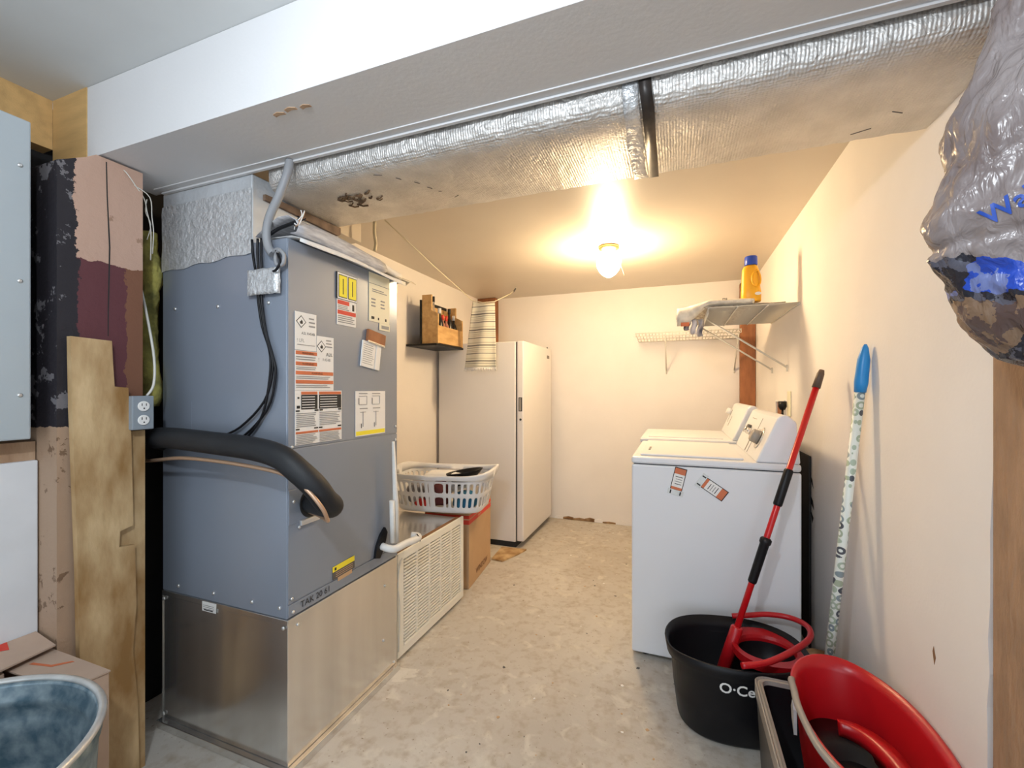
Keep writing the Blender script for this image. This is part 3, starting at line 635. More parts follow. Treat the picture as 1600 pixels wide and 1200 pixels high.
o = MB().tube([(-1.186, 1.70, 0.478), (-1.184, 1.675, 0.44), (-1.186, 1.668, 0.36), (-1.186, 1.682, 0.26), (-1.186, 1.678, 0.14), (-1.186, 1.672, 0.06)], 0.0035, wirew, 6, 5).build('white_wire', wirew, loc=(-1.186, 1.68, 0)); thing(o, 'thin white wire running down the left edge of the cream grille', 'wire')

# refrigerant lines
r = 0.036
path = [(-1.90, 1.30, 0.98), (-1.83, 1.12, 1.045), (-1.745, 1.01, 1.078), (-1.60, 0.975, 1.088), (-1.40, 0.975, 1.080), (-1.22, 0.975, 1.070), (-1.11, 0.975, 1.050), (-1.05, 0.985, 1.010), (-1.012, 1.01, 0.962), (-1.008, 1.045, 0.915), (-1.02, 1.085, 0.885), (-1.08, 1.12, 0.872), (-1.168, 1.15, 0.868)]
o = MB().tube(path, r, blackrub, 18, 5).build('insulated_pipe', blackrub, loc=(-1.4, 1.0, 0.87)); thing(o, 'thick black foam insulated refrigerant pipe bending around the air handler', 'pipe')
path = [(-1.90, 1.25, 0.96), (-1.83, 1.03, 0.99), (-1.72, 0.985, 1.004), (-1.55, 0.97, 1.024), (-1.38, 0.975, 1.022), (-1.20, 0.975, 1.012), (-1.09, 0.97, 1.000), (-1.015, 0.975, 0.965), (-0.968, 0.99, 0.91), (-0.975, 1.02, 0.865), (-1.03, 1.075, 0.842), (-1.10, 1.12, 0.835), (-1.168, 1.14, 0.838)]
o = MB().tube(path, 0.0062, copper, 8, 5).build('copper_pipe', copper, loc=(-1.4, 1.0, 0.84)); thing(o, 'thin bare copper refrigerant line below the black insulated pipe', 'pipe')

# cables, tape, conduit
def cable(pts, label, m=black, rr=0.004, name='control_cable', grp=None):
    o = MB().tube(pts, rr, m, 7, 4).build(name, m, loc=pts[-1]); thing(o, label, 'cable', grp); return o
Yc = 1.046
cp = [(-1.292, 1.75), (-1.293, 1.70), (-1.288, 1.63), (-1.292, 1.565), (-1.272, 1.46), (-1.235, 1.374), (-1.226, 1.312), (-1.262, 1.215), (-1.37, 1.128), (-1.48, 1.085), (-1.60, 1.035)]
cable([(x, Yc, z) for x, z in cp], 'black control cable down the air handler front, outermost of the bundle')
cable([(x + 0.013 - 0.004 * (i > 4), Yc + 0.003, z - 0.004 * i) for i, (x, z) in enumerate(cp[:-1])], 'black control cable in the middle of the bundle on the air handler front')
cable([(-1.318, Yc, 1.75), (-1.312, Yc, 1.69), (-1.296, Yc, 1.62), (-1.285, Yc, 1.55), (-1.262, Yc, 1.45), (-1.238, Yc + .002, 1.36), (-1.240, Yc, 1.28), (-1.262, Yc, 1.19), (-1.30, Yc, 1.13), (-1.37, Yc, 1.07)], 'black control cable ending lowest, on the right of the bundle')
g = [[(-1.343 + 0.146 * i / 12, Yc - 0.006 + (0.010 if i in (0, 12) else 0) + random.uniform(-0.0015, 0.0015), 1.563 + 0.084 * j / 6 + random.uniform(-0.001, 0.001)) for j in range(7)] for i in range(13)]
o = MB().sheet(g, foilt).build('foil_tape_patch', foilt, loc=(-1.27, 1.04, 1.6), solid=0.0006); thing(o, 'crinkled foil tape patch holding the cables to the air handler', 'tape')
cable([(-1.15, 1.045, 1.985), (-1.155, 1.04, 1.94), (-1.185, 1.035, 1.87), (-1.225, 1.035, 1.81), (-1.243, 1.038, 1.76), (-1.238, 1.04, 1.715), (-1.22, 1.042, 1.69)], 'grey flexible conduit dropping from the soffit to the air handler', greypl, 0.0135, 'flexible_conduit')
mb = MB(); 
mb.tube([(-1.215, 1.04, 1.695), (-1.19, 1.035, 1.70), (-1.165, 1.035, 1.68), (-1.17, 1.035, 1.65), (-1.20, 1.038, 1.655), (-1.205, 1.04, 1.685), (-1.175, 1.03, 1.695)], 0.006, greypl, 7, 4)
mb.tube([(-1.20, 1.036, 1.70), (-1.175, 1.03, 1.66), (-1.19, 1.03, 1.635), (-1.21, 1.035, 1.632)], 0.004, black, 6, 4)
thing(mb.build('cable_knot', greypl, loc=(-1.19, 1.04, 1.64)), 'knotted grey cable loop at the top corner of the air handler', 'cable')
mb = MB()
mb.tube([(-1.24, 1.05, 1.76), (-1.21, 1.055, 1.775), (-1.17, 1.06, 1.785), (-1.14, 1.06, 1.79)], 0.006, black, 6, 4)
for k in range(9):
    a = k * 0.7; mb.tube([(-1.15, 1.06, 1.785), (-1.13 + 0.012 * math.cos(a), 1.06 + 0.01 * math.sin(a), 1.79 + 0.02 * math.sin(a)), (-1.125 + 0.025 * math.cos(a), 1.06, 1.795 + 0.03 * math.sin(a * 1.3))], 0.0018, [black, copper, paper][k % 3], 5, 3)
thing(mb.build('frayed_wire_bundle', black, loc=(-1.18, 1.06, 1.76)), 'frayed black and copper wire ends on top of the air handler', 'wire')

# manuals lying on the air handler, curling over the edge
r_ = root('instruction_manual', (-1.25, 1.35, 1.746), 'curled grey and white manual pages drooping over the air handler top', 'papers')
def curl(y0, y1, xa, xb, z0, dz, amp, m, nm, par, ny=18, nx=8, droop=0.0):
    g = []
    for i in range(ny):
        v = i / (ny - 1); y = y0 + (y1 - y0) * v; row = []
        for j in range(nx):
            u = j / (nx - 1); x = xa + (xb - xa) * u
            z = z0 + dz * v + amp * math.sin(u * math.pi) * (0.6 + 0.4 * math.cos(v * 3)) - droop * u * u * (0.3 + v) + 0.004 * math.sin(v * 9 + u * 3)
            row.append((x, y, z))
        g.append(row)
    return MB().sheet(g, m).build(nm, m, par, solid=0.0012)
printed = mat('grey_printed_page', (0.62, 0.62, 0.64), 0.6, col2=(0.40, 0.40, 0.43), scale=18, stretch=(6, 1, 6))
def roll(y0, y1, cs, m, ny=16, tw=0.0, seed=0):
    g = []
    for i in range(ny):
        v = i / (ny - 1); y = y0 + (y1 - y0) * v
        g.append([(x - tw * v, y + 0.01 * math.sin(j), z + 0.003 * math.sin(v * 8 + j + seed) - 0.014 * v * v) for j, (x, z) in enumerate(cs)])
    MB().sheet(g, m).build('page', m, r_, solid=0.0012)
roll(1.045, 1.50, [(-1.150, 1.750), (-1.133, 1.752), (-1.124, 1.768), (-1.130, 1.790), (-1.150, 1.806), (-1.19, 1.806), (-1.25, 1.785), (-1.31, 1.758)], printed)
roll(1.30, 1.66, [(-1.158, 1.762), (-1.136, 1.768), (-1.134, 1.788), (-1.15, 1.798), (-1.20, 1.79), (-1.26, 1.77)], paper, tw=0.03, seed=2)
roll(1.06, 1.64, [(-1.125, 1.728), (-1.132, 1.744), (-1.17, 1.753), (-1.30, 1.752)], paper, tw=0.0, seed=4)
roll(1.48, 1.76, [(-1.165, 1.760), (-1.160, 1.775), (-1.175, 1.785), (-1.22, 1.776)], printed, tw=0.04, seed=5)
mb = MB(); mb.sheet([[(-1.20 + 0.05 * j / 3, 1.60 + 0.16 * i / 8, 1.752 + 0.012 * math.sin(j * 1.2) - 0.0 * i) for j in range(4)] for i in range(9)], mat('plastic_sleeve_film', (0.65, 0.60, 0.50), 0.2)); mb.build('plastic_sleeve', None, r_, solid=0.0008)

# condensate pipes
r_ = root('condensate_drain', (-1.12, 1.58, 0.5), 'white plastic condensate drain pipes at the far corner of the air handler', 'pipe')
mb = MB(); mb.prism([(1.485, 0.555), (1.515, 0.545), (1.545, 0.585), (1.565, 0.64), (1.55, 0.665), (1.52, 0.64), (1.495, 0.60)], 'x', FX1 + 0.001, FX1 + 0.012, black); mb.build('black_flange', black, r_)
MB().tube([(-1.166, 1.527, 0.592), (-1.135, 1.53, 0.585), (-1.115, 1.55, 0.580), (-1.110, 1.62, 0.580), (-1.105, 1.70, 0.576), (-1.125, 1.735, 0.575), (-1.155, 1.73, 0.576)], 0.0155, pvc, 12, 4).build('elbow_pipe', pvc, r_)
MB().tube([(-1.140, 1.590, 0.59), (-1.140, 1.588, 0.75), (-1.142, 1.572, 1.03)], [0.0125, 0.0125, 0.006], pvc, 12, 1).build('vertical_pipe', pvc, r_)
MB().tube([(-1.135, 1.560, 0.60), (-1.137, 1.556, 0.78)], 0.011, pvc, 12, 1).build('short_pipe', pvc, r_)
MB().tube([(-1.100, 1.69, 0.60), (-1.095, 1.71, 0.575), (-1.10, 1.715, 0.56)], 0.0025, black, 6, 3).build('tie', black, r_)

# ================================================================ cardboard box, basket
r_ = root('cardboard_box', (-1.40, 2.70, 0), 'tall cardboard box with red striped top edge, between grille and freezer', 'box')
A_ = math.radians(6.5)
M_ = Matrix.Translation((-1.222, 2.464, 0)) @ Matrix.Rotation(A_, 4, 'Z')
mb = MB(); mb.box((-0.30, 0, 0), (0, 0.46, 0.482), cardb, 0.003, M_); mb.build('carton', cardb, r_)
mb = MB()
for z0, z1 in ((0.44, 0.462), (0.405, 0.433)):
    mb.box((0.0002, 0.0, z0), (0.001, 0.46, z1), redpr, 0, M_); mb.box((-0.30, -0.001, z0), (0, -0.0002, z1), redpr, 0, M_)
mb.build('red_stripes', redpr, r_)
def carton_text(txt, size, y, z, m, nm):
    mb = MB(); t = text_bm(txt, size, True)
    for v in t.verts: v.co = M_ @ Vector((0.0016, y + v.co.x, z + v.co.y))
    mb.merge(t, m); mb.build(nm, m, r_)
carton_text('PARTS', 0.024, 0.17, 0.410, cardb, 'stripe_lettering'); carton_text('WINDOW', 0.052, 0.13, 0.045, dcard, 'printed_lettering')
o = MB().prism([(-1.28, 2.95), (-1.19, 2.94), (-1.13, 3.10), (-1.10, 3.22), (-1.30, 3.20)], 'z', 0.001, 0.012, ply).build('wood_scrap', ply, loc=(-1.2, 3.08, 0)); thing(o, 'flat wood scrap on the floor between the cardboard box and freezer', 'board')

def basket():
    r_ = root('laundry_basket', (-1.40, 2.46, 0.495), 'white slotted plastic laundry basket full of odds and ends', 'basket')
    A = math.radians(10); cA, sA = math.cos(A), math.sin(A); cx, cy = -1.40, 2.475
    def pt(t, v, off=0.0):   # t 0..1 around, v 0..1 height
        a = 0.315 - 0.05 * (1 - v) + off; b = 0.205 - 0.045 * (1 - v) + off
        th = 2 * math.pi * t; c, s = math.cos(th), math.sin(th); e = 0.42
        x = a * math.copysign(abs(c) ** e, c); y = b * math.copysign(abs(s) ** e, s)
        z = 0.497 + 0.255 * v + (0.012 * math.cos(2 * th) * (v > 0.85) if v > 0.85 else 0)
        return (cx + x * cA - y * sA, cy + x * sA + y * cA, z)
    NT = 96; vs = [0, 0.08, 0.18, 0.24, 0.36, 0.42, 0.52, 0.58, 0.70, 0.76, 0.86]
    # arc-length parametrisation
    pts = [pt(i / 720, 0.8) for i in range(721)]; L = [0]
    for a, b in zip(pts, pts[1:]): L.append(L[-1] + math.dist(a, b))
    ts = []; k = 0
    for i in range(NT):
        d = L[-1] * i / NT
        while L[k + 1] < d: k += 1
        ts.append(k / 720)
    mb = MB(); V = [[mb.bm.verts.new(pt(t, v)) for t in ts] for v in vs]
    for j in range(len(vs) - 1):
        for i in range(NT):
            if (i % 3 != 0) and False: pass
            if j in (2, 3, 4, 6, 7, 8) and i % 2 == 0: continue
            f = mb.bm.faces.new((V[j][i], V[j][(i + 1) % NT], V[j + 1][(i + 1) % NT], V[j + 1][i])); f.smooth = True
    f = mb.bm.faces.new([V[0][i] for i in range(NT)][::-1])
    mb.faces([], white); mb.build('slotted_body', white, r_, solid=0.003, subd=1)
    R = []
    for dv, off in ((0.84, 0.0), (0.84, 0.016), (0.90, 0.018), (0.96, 0.020), (1.0, 0.018), (1.0, 0.004), (0.97, -0.002), (0.84, -0.003)):
        R.append([pt(t, dv, off) for t in ts])
    mb = MB(); mb.rings(R + [R[0]], white, False, False); mb.build('rim', white, r_)
    def P(x, y, z): return (cx + x * cA - y * sA, cy + x * sA + y * cA, z)
    def blob(nm, lab, cat, x, y, z, rx, ry, rz, m, sd):
        random.seed(sd); t = bmesh.new(); bmesh.ops.create_icosphere(t, subdivisions=3, radius=1)
        from mathutils import noise
        for v in t.verts:
            k = 1 + 0.22 * noise.noise(v.co * 1.7 + Vector((sd, 0, 0)))
            c = v.co * k; q = [math.copysign(abs(c[i]) ** 0.8, c[i]) for i in range(3)]
            v.co = Vector(P(x + q[0] * rx, y + q[1] * ry, z + q[2] * rz))
        mb = MB(); mb.merge(t, m, True); o = mb.build(nm, m, loc=P(x, y, z - rz)); thing(o, lab, cat)
    blob('folded_cloth', 'dark maroon cloth inside the white basket, near its middle', 'cloth', -0.03, -0.06, 0.60, 0.09, 0.07, 0.075, mat('maroon_cloth', (0.10, 0.02, 0.025), 0.9, var=0.3), 3)
    blob('folded_cloth', 'black and white cloth inside the left end of the white basket', 'cloth', -0.17, -0.045, 0.60, 0.06, 0.07, 0.075, mat('mottled_cloth', (0.5, 0.5, 0.55), 0.9, col2=(0.02, 0.02, 0.04), scale=14), 4)
    blob('folded_cloth', 'red cloth low inside the white basket, left of centre', 'cloth', -0.10, -0.06, 0.545, 0.07, 0.06, 0.035, mat('red_cloth', (0.55, 0.03, 0.03), 0.9, var=0.2), 5)
    blob('folded_cloth', 'blue cloth inside the right end of the white basket', 'cloth', 0.15, -0.05, 0.565, 0.075, 0.07, 0.055, mat('blue_cloth', (0.03, 0.20, 0.42), 0.9, var=0.4), 6)
    mb = MB(); R = []
    for rr, z in ((0.06, 0.655), (0.10, 0.71), (0.115, 0.735), (0.12, 0.737), (0.118, 0.73), (0.10, 0.705)):
        R.append([P(0.13 + rr * math.cos(k * math.pi / 16), 0.0 + rr * 0.75 * math.sin(k * math.pi / 16), z + 0.022 * math.cos(k * math.pi / 16)) for k in range(32)])
    mb.rings(R, black, True, True); thing(mb.build('black_tray', black, loc=P(0.13, 0, 0.65)), 'shallow black oval tray lying on top of the basket contents', 'tray')
    blob('folded_cloth', 'white cloth bundled in the basket behind the black tray', 'cloth', -0.02, 0.08, 0.65, 0.17, 0.07, 0.07, paper, 8)
basket()

# ================================================================ freezer
fz = root('upright_freezer', (-1.50, 3.61, 0), 'tall white upright freezer in the back left corner', 'freezer')
fy0, fy1 = 3.24, 4.05
MB().box((-1.895, fy0, 0.045), (-1.198, fy1, 1.640), freez, 0.008).build('cabinet', freez, fz)
MB().box((-1.198, fy0 + 0.01, 0.05), (-1.188, fy1 - 0.01, 1.635), charc).build('door_gasket', charc, fz)
dr = MB().box((-1.187, fy0, 0.055), (-1.130, fy1, 1.643), freez, 0.010).build('door', freez, fz)
mb = MB(); mb.box((-1.172, fy0 - 0.002, 1.085), (-1.142, fy0 + 0.002, 1.195), ink, 0.002); mb.box((-1.166, fy0 - 0.005, 1.09), (-1.150, fy0 - 0.001, 1.19), taupe, 0.002); mb.build('handle', taupe, dr)
MB().lathe([(0.009, 0), (0.009, 0.004)], (-1.155, fy0, 1.02), ink, 12, (0, -1, 0)).build('lock', ink, dr)
MB().box((-1.1305, 3.90, 1.545), (-1.128, 3.97, 1.575), charc, 0.001).build('badge', charc, dr)
MB().box((-1.84, fy0 + 0.015, 0.0), (-1.20, fy1 - 0.02, 0.045), ink).build('plinth', ink, fz)
MB().lathe([(0.006, 0), (0.006, 0.02)], (-1.16, fy1 - 0.04, 1.643), charc, 8).build('hinge', charc, fz)

# ================================================================ crate, bottles
cr = root('wooden_crate', (-1.72, 3.02, 1.597), 'small pine crate holding bottles on the left wall above the freezer', 'crate')
x0, x1, y0, y1, z0 = -1.79, -1.655, 2.82, 3.222, 1.600
MB().prism([(x0, z0), (x1, z0), (x1, 1.82), (x1 - 0.055, 1.85), (x1 - 0.055, 1.965), (x0, 1.965)], 'y', y0, y0 + 0.016, woodcr).build('side_board', woodcr, cr)
MB().prism([(x0, z0), (x1, z0), (x1, 1.82), (x1 - 0.06, 1.85), (x1 - 0.06, 1.93), (x0, 1.93)], 'y', y1 - 0.016, y1, woodcr).build('side_board', woodcr, cr)
MB().box((x1 - 0.013, y0 + 0.016, z0 + 0.004), (x1, y1 - 0.016, 1.735), woodcr, 0.002).build('front_board', woodcr, cr)
for za, zb in ((1.605, 1.70), (1.71, 1.80), (1.82, 1.90)):
    MB().box((x0, y0 + 0.016, za), (x0 + 0.012, y1 - 0.016, zb), woodcr, 0.002).build('back_slat', woodcr, cr)
MB().box((x0 + 0.012, y0 + 0.016, z0), (x1 - 0.013, y1 - 0.016, z0 + 0.010), woodcr).build('bottom_board', woodcr, cr)
o = MB().box((XL + 0.001, 2.80, 1.583), (x1 + 0.003, 3.226, 1.599), black, 0.002).box((x0 - 0.018, 2.815, 1.60), (x0 - 0.003, 3.2, 1.93), black, 0.001).build('shelf_bracket', black, loc=(-1.80, 3.02, 1.583)); thing(o, 'thin black wall bracket under the pine bottle crate', 'bracket')
def bottle(y, x, h, r, mg, mc, lab, label_m=None, tilt=0, capz=0.04):
    b = root('bottle', (x, y, 1.611), lab, 'bottle', 'bottles in the pine wall crate')
    zc = 1.611
    MB().lathe([(r * 0.9, 0), (r, 0.006), (r, h * 0.58), (r * 0.75, h * 0.68), (r * 0.38, h * 0.76), (r * 0.36, h * 0.98), (r * 0.4, h)], (x, y, zc), mg, 16).build('glass', mg, b)
    MB().lathe([(r * 0.46, 0), (r * 0.46, capz)], (x, y, zc + h - capz + 0.003), mc, 14).build('cap', mc, b)
    if label_m: MB().lathe([(r * 1.015, 0), (r * 1.015, h * 0.25)], (x, y, zc + h * 0.22), label_m, 16, cap0=False, cap1=False).build('paper_label', label_m, b)
    return b
bottle(2.872, -1.725, 0.345, 0.026, glasscl, ink, 'tallest clear bottle with black cap at the left of the crate', paper)
bottle(2.93, -1.705, 0.265, 0.029, glassdk, paper, 'dark bottle with pale cap, second from the left in the crate')
bottle(2.995, -1.715, 0.225, 0.026, pinkg, redpr, 'left one of two pink red-capped bottles in the crate', None)
bottle(3.052, -1.715, 0.225, 0.026, pinkg, redpr, 'right one of two pink red-capped bottles in the crate', None)
bottle(3.11, -1.72, 0.29, 0.027, glassdk, ink, 'tall dark bottle with black cap toward the right of the crate')
bottle(3.168, -1.712, 0.245, 0.027, glassdk, paper, 'dark bottle with white cap at the right end of the crate', None)

# ================================================================ towel, clothes line
tw = root('striped_towel', (-1.43, 3.10, 1.40), 'cream striped hand towel with fringe hanging from the clothes line', 'towel')
def tpt(u, v, ext=0):
    xl = -1.505 - 0.085 * v ; xr = -1.318 + 0.0 * v
    x = xl + (xr - xl) * u; y = 3.10 + 0.016 * math.sin(u * 7 + v * 1.5) * (0.4 + v) + 0.01 * v
    z = 1.952 - 0.52 * v - 0.022 * u * (1 - v) - 0.012 * math.sin(u * 3.14) * (1 - v)
    return (x, y, z)
g = [[tpt(i / 24, j / 30) for j in range(31)] for i in range(25)]
MB().sheet(g, towelm).build('cloth', towelm, tw, solid=0.002)
mb = MB()
for i in range(60):
    a = Vector(tpt(i / 59, 1)); mb.tube([a, a + Vector((random.uniform(-0.008, 0.008) - 0.01 * (i < 6) + 0.006 * (i > 52), random.uniform(-0.004, 0.004), -random.uniform(0.022, 0.036)))], [0.0028, 0.0016], paper, 5)
mb.build('fringe', paper, tw)['kind'] = 'stuff'
r_ = root('clothes_line', (-1.36, 3.71, 2.18), 'thin cotton clothes line strung from the duct to a ceiling hook', 'rope')
mb = MB(); mb.tube([(-1.50, 1.99, 2.185), (-1.50, 2.5, 2.07), (-1.508, 3.098, 1.958), (-1.42, 3.10, 1.935), (-1.318, 3.10, 1.936), (-1.345, 3.5, 2.08), (-1.358, 3.66, 2.150)], 0.0035, rope, 6); mb.build('line', rope, r_)
mb = MB(); mb.tube([(-1.352, 3.61, 2.125), (-1.360, 3.68, 2.165)], 0.007, charc, 8); mb.tube([(-1.360, 3.68, 2.165), (-1.365, 3.71, 2.188)], 0.003, wirew, 6); mb.build('hook', charc, r_, label='dark hook end under the ceiling')

# ================================================================ ceiling lamp
lp = root('ceiling_lamp', (-0.417, 2.88, 2.03), 'lit acorn glass globe lamp with brass canopy on the laundry ceiling', 'lamp')
MB().lathe([(0.058, 0.0), (0.066, -0.006), (0.066, -0.018), (0.045, -0.026), (0.028, -0.040)], (-0.417, 2.88, CZ - 0.0005), brass, 24).build('canopy', brass, lp)
MB().lathe([(0.03, 0.0), (0.052, -0.006), (0.072, -0.026), (0.080, -0.055), (0.076, -0.090), (0.062, -0.120), (0.040, -0.145), (0.015, -0.160), (0.002, -0.163)], (-0.417, 2.88, 2.149), globe, 28).build('glass_globe', globe, lp)
MB().tube([(-0.350, 2.84, 2.07), (-0.325, 2.80, 2.02), (-0.305, 2.77, 1.96)], 0.0016, rope, 5, 3).build('pull_cord', rope, lp)
MB().tube([(-0.40, 2.88, 2.15), (-0.35, 2.84, 2.07)], 0.0016, rope, 5).build('pull_chain', brass, lp)

# ================================================================ wire shelves
def wire_shelf(nm, lab, a0, a1, b0, b1, z, axis, braces, wall, sag=0.0):
    # long direction = axis; a0..a1 along the wall, b0 = wall side, b1 = front
    r_ = root(nm, ((b0 + b1) / 2, (a0 + a1) / 2, z) if axis == 'y' else ((a0 + a1) / 2, (b0 + b1) / 2, z), lab, 'shelf')
    P = (lambda a, b, zz: (b, a, zz)) if axis == 'y' else (lambda a, b, zz: (a, b, zz - sag * (b - b1) / (b0 - b1)))
    mb = MB()
    for k in range(4):
        b = b0 + (b1 - b0) * k / 3; mb.tube([P(a0, b, z - 0.004), P(a1, b, z - 0.004)], 0.0042, None, 7)
    mb.tube([P(a0, b1, z - 0.030), P(a1, b1, z - 0.030)], 0.0042, None, 7)
    n = int((a1 - a0) / 0.026)
    for k in range(n + 1):
        a = a0 + (a1 - a0) * k / n; mb.tube([P(a, b0, z), P(a, b1, z), P(a, b1 + (b1 - b0) * 0.001, z - 0.030)], 0.0026, None, 5)
    mb.build('wire_deck', wirew, r_)
    for a, drop in braces:
        mb = MB(); mb.tube([P(a, b1, z - 0.02), P(a, b0 - (b0 - b1) * 0.012, z - drop)], 0.0055, None, 8)
        mb.tube([P(a, b0 - (b0 - b1) * 0.012, z - drop + 0.015), P(a, b0 - (b0 - b1) * 0.012, z - drop - 0.025)], 0.005, None, 8); mb.build('brace', wirew, r_)
wire_shelf('wire_shelf', 'white wire shelf on the right wall carrying the yellow bottle', 2.69, 3.44, XR - 0.004, 0.165, 1.715, 'y', ((2.955, 0.33), (3.39, 0.325)), 'right')
wire_shelf('wire_shelf', 'white wire shelf on the back wall above the machines', -0.33, 0.47, YB - 0.004, 3.83, 1.735, 'x', ((-0.091, 0.275), (0.455, 0.275)), 'back', 0.038)
# newspaper on the right shelf
newsm = mat('newsprint', (0.62, 0.57, 0.48), 0.85, col2=(0.30, 0.24, 0.18), scale=20, stretch=(3, 1, 3))
newsw = mat('newsprint_edge', (0.80, 0.77, 0.70), 0.8, var=0.25, scale=30)
r_ = root('newspaper', (0.30, 3.0, 1.718), 'folded newspaper lying on the right wall shelf and sticking out past its edge', 'newspaper')
mb = MB()
for k in range(4):
    z = 1.7185 + k * 0.0045; dx = 0.012 * k
    g = [[(0.10 + 0.44 * i / 10 + dx * 0.3, 2.70 + 0.70 * j / 10 + 0.01 * k, z + 0.003 * math.sin(i * 0.9 + k)) for j in range(11)] for i in range(11)]
    mb.sheet(g, newsm)
mb.build('sheets', newsm, r_, solid=0.0025)
R = []
for t in range(26):
    v = t / 25; x = 0.395 - 0.395 * v; q_ = min(1, max(0, (v - 0.56) / 0.34)); th_ = 0.018 + 0.034 * q_ * q_ * (3 - 2 * q_); top = 1.760 + 0.006 * math.sin(v * 3) - 0.030 * q_; y = 2.745
    R.append([(x, y + 0.060 * math.sin(k * math.pi / 10), top - th_ + th_ * math.cos(k * math.pi / 10)) for k in range(20)])
zc_ = sum(p[2] for p in R[-1]) / 20
mb = MB(); mb.rings(R, newsw); 
for q, s in ((0.78, paper), (0.60, greyink), (0.45, paper), (0.28, ink), (0.15, paper)):
    x = R[-1][0][0] - 0.0008 * (1 + (0.8 - q) * 6); cyy = 2.745; czz = zc_
    mb.prism([(cyy + 0.058 * q * math.cos(k * math.pi / 10), czz + 0.049 * q * math.sin(k * math.pi / 10)) for k in range(20)], 'x', x - 0.0008, x, s)
text_on(mb, 'ms', 0.022, (0.235, 2.683, 1.752), (1, 0, 0), (0, 0, 1), ink, 0.002, True)
mb.build('rolled_section', newsw, r_)
gloss = mat('glossy_ad_page', (0.75, 0.70, 0.70), 0.35, col2=(0.02, 0.02, 0.035), scale=16, stretch=(1, 1, 0.6), detail=1)
mb = MB(); 
for k, (xa, zz, m) in enumerate(((0.040, 0.062, gloss), (0.075, 0.085, gloss), (0.11, 0.10, gloss))):
    mb.sheet([[(xa + 0.030 * i / 4 + 0.006 * math.sin(j), 2.73 + 0.012 * math.sin(i * 1.5 + j), 1.660 - zz * j / 6) for j in range(7)] for i in range(5)], m)
mb.sheet([[(0.020 + 0.045 * i / 4, 2.690, 1.640 - 0.022 * j / 4) for j in range(5)] for i in range(5)], orng)
mb.build('drooping_pages', gloss, r_, solid=0.001)

# detergent bottle
dt = root('detergent_bottle', (0.345, 2.785, 1.737), 'yellow detergent bottle with blue cap standing on the right wall shelf', 'bottle')
bx, by, bz = 0.385, 2.745, 1.742
SD = 0.90
R = []
for z, hw, hd, cx in ((0, 0.050, 0.034, 0), (0.006, 0.054, 0.038, 0), (0.06, 0.054, 0.038, 0), (0.10, 0.050, 0.036, -0.002), (0.13, 0.048, 0.034, -0.003), (0.17, 0.046, 0.032, -0.004), (0.20, 0.044, 0.030, -0.004), (0.218, 0.036, 0.027, -0.003), (0.226, 0.028, 0.025, 0)):
    R.append([(bx + cx + hw * math.copysign(abs(math.cos(a * math.pi / 12)) ** 0.75, math.cos(a * math.pi / 12)), by + hd * math.copysign(abs(math.sin(a * math.pi / 12)) ** 0.75, math.sin(a * math.pi / 12)), bz + z) for a in range(24)])
R = [[(bx + (p[0] - bx) * 0.93, by + (p[1] - by) * 0.93, bz + (p[2] - bz) * SD) for p in r] for r in R]
MB().rings(R, yellow).build('body', yellow, dt)
MB().tube([(bx + 0.028, by - 0.030, bz + 0.170), (bx + 0.005, by - 0.032, bz + 0.150), (bx + 0.001, by - 0.034, bz + 0.118), (bx + 0.009, by - 0.035, bz + 0.088), (bx + 0.028, by - 0.033, bz + 0.080), (bx + 0.041, by - 0.027, bz + 0.10), (bx + 0.041, by - 0.025, bz + 0.136), (bx + 0.030, by - 0.029, bz + 0.168)], 0.005, yellow, 8, 3).build('handle', yellow, dt)
MB().lathe([(0.031, 0), (0.033, 0.004), (0.032, 0.046), (0.029, 0.050)], (bx + 0.0, by, bz + 0.2035), bluecap, 24).build('cap', bluecap, dt)
mb = MB(); mb.lathe([(0.016, 0), (0.016, 0.001)], (bx + 0.030, by - 0.0355, bz + 0.040), paper, 18, (0, -1, 0), sy=0.55); mb.build('label', paper, dt)

# laundry hookup box, plug and switch on the right wall
r_ = root('hookup_box', (XR, 3.12, 1.05), 'recessed laundry hookup box in the right wall behind the washer', 'outlet box')
mb = MB(); mb.box((XR - 0.012, 3.03, 1.06), (XR - 0.001, 3.045, 1.19), pvc); mb.box((XR - 0.012, 3.245, 1.06), (XR - 0.001, 3.26, 1.19), pvc); mb.box((XR - 0.012, 3.045, 1.06), (XR - 0.001, 3.245, 1.072), pvc); mb.box((XR - 0.012, 3.045, 1.178), (XR - 0.001, 3.245, 1.19), pvc); mb.build('frame', pvc, r_)
MB().box((XR - 0.003, 3.045, 1.072), (XR - 0.001, 3.245, 1.178), brownpost).build('recess', brownpost, r_)
r_ = root('power_plug', (XR - 0.03, 2.98, 1.0), 'black plug and cord in the right wall outlet behind the machines', 'plug')
MB().lathe([(0.022, 0), (0.022, 0.03), (0.014, 0.05)], (XR - 0.028, 2.975, 1.185), black, 14, (0, 0, -1)).build('plug_body', black, r_)
MB().tube([(XR - 0.028, 2.975, 1.14), (XR - 0.028, 2.97, 1.0), (XR - 0.03, 2.97, 0.85)], 0.006, black, 8, 3).build('cord', black, r_)
o = Box((XR - 0.006, 2.89, 1.10), (XR - 0.001, 2.965, 1.245), creamp, 'wall_plate', bev=0.002); thing(o, 'cream wall plate beside the black plug on the right wall', 'wall plate')

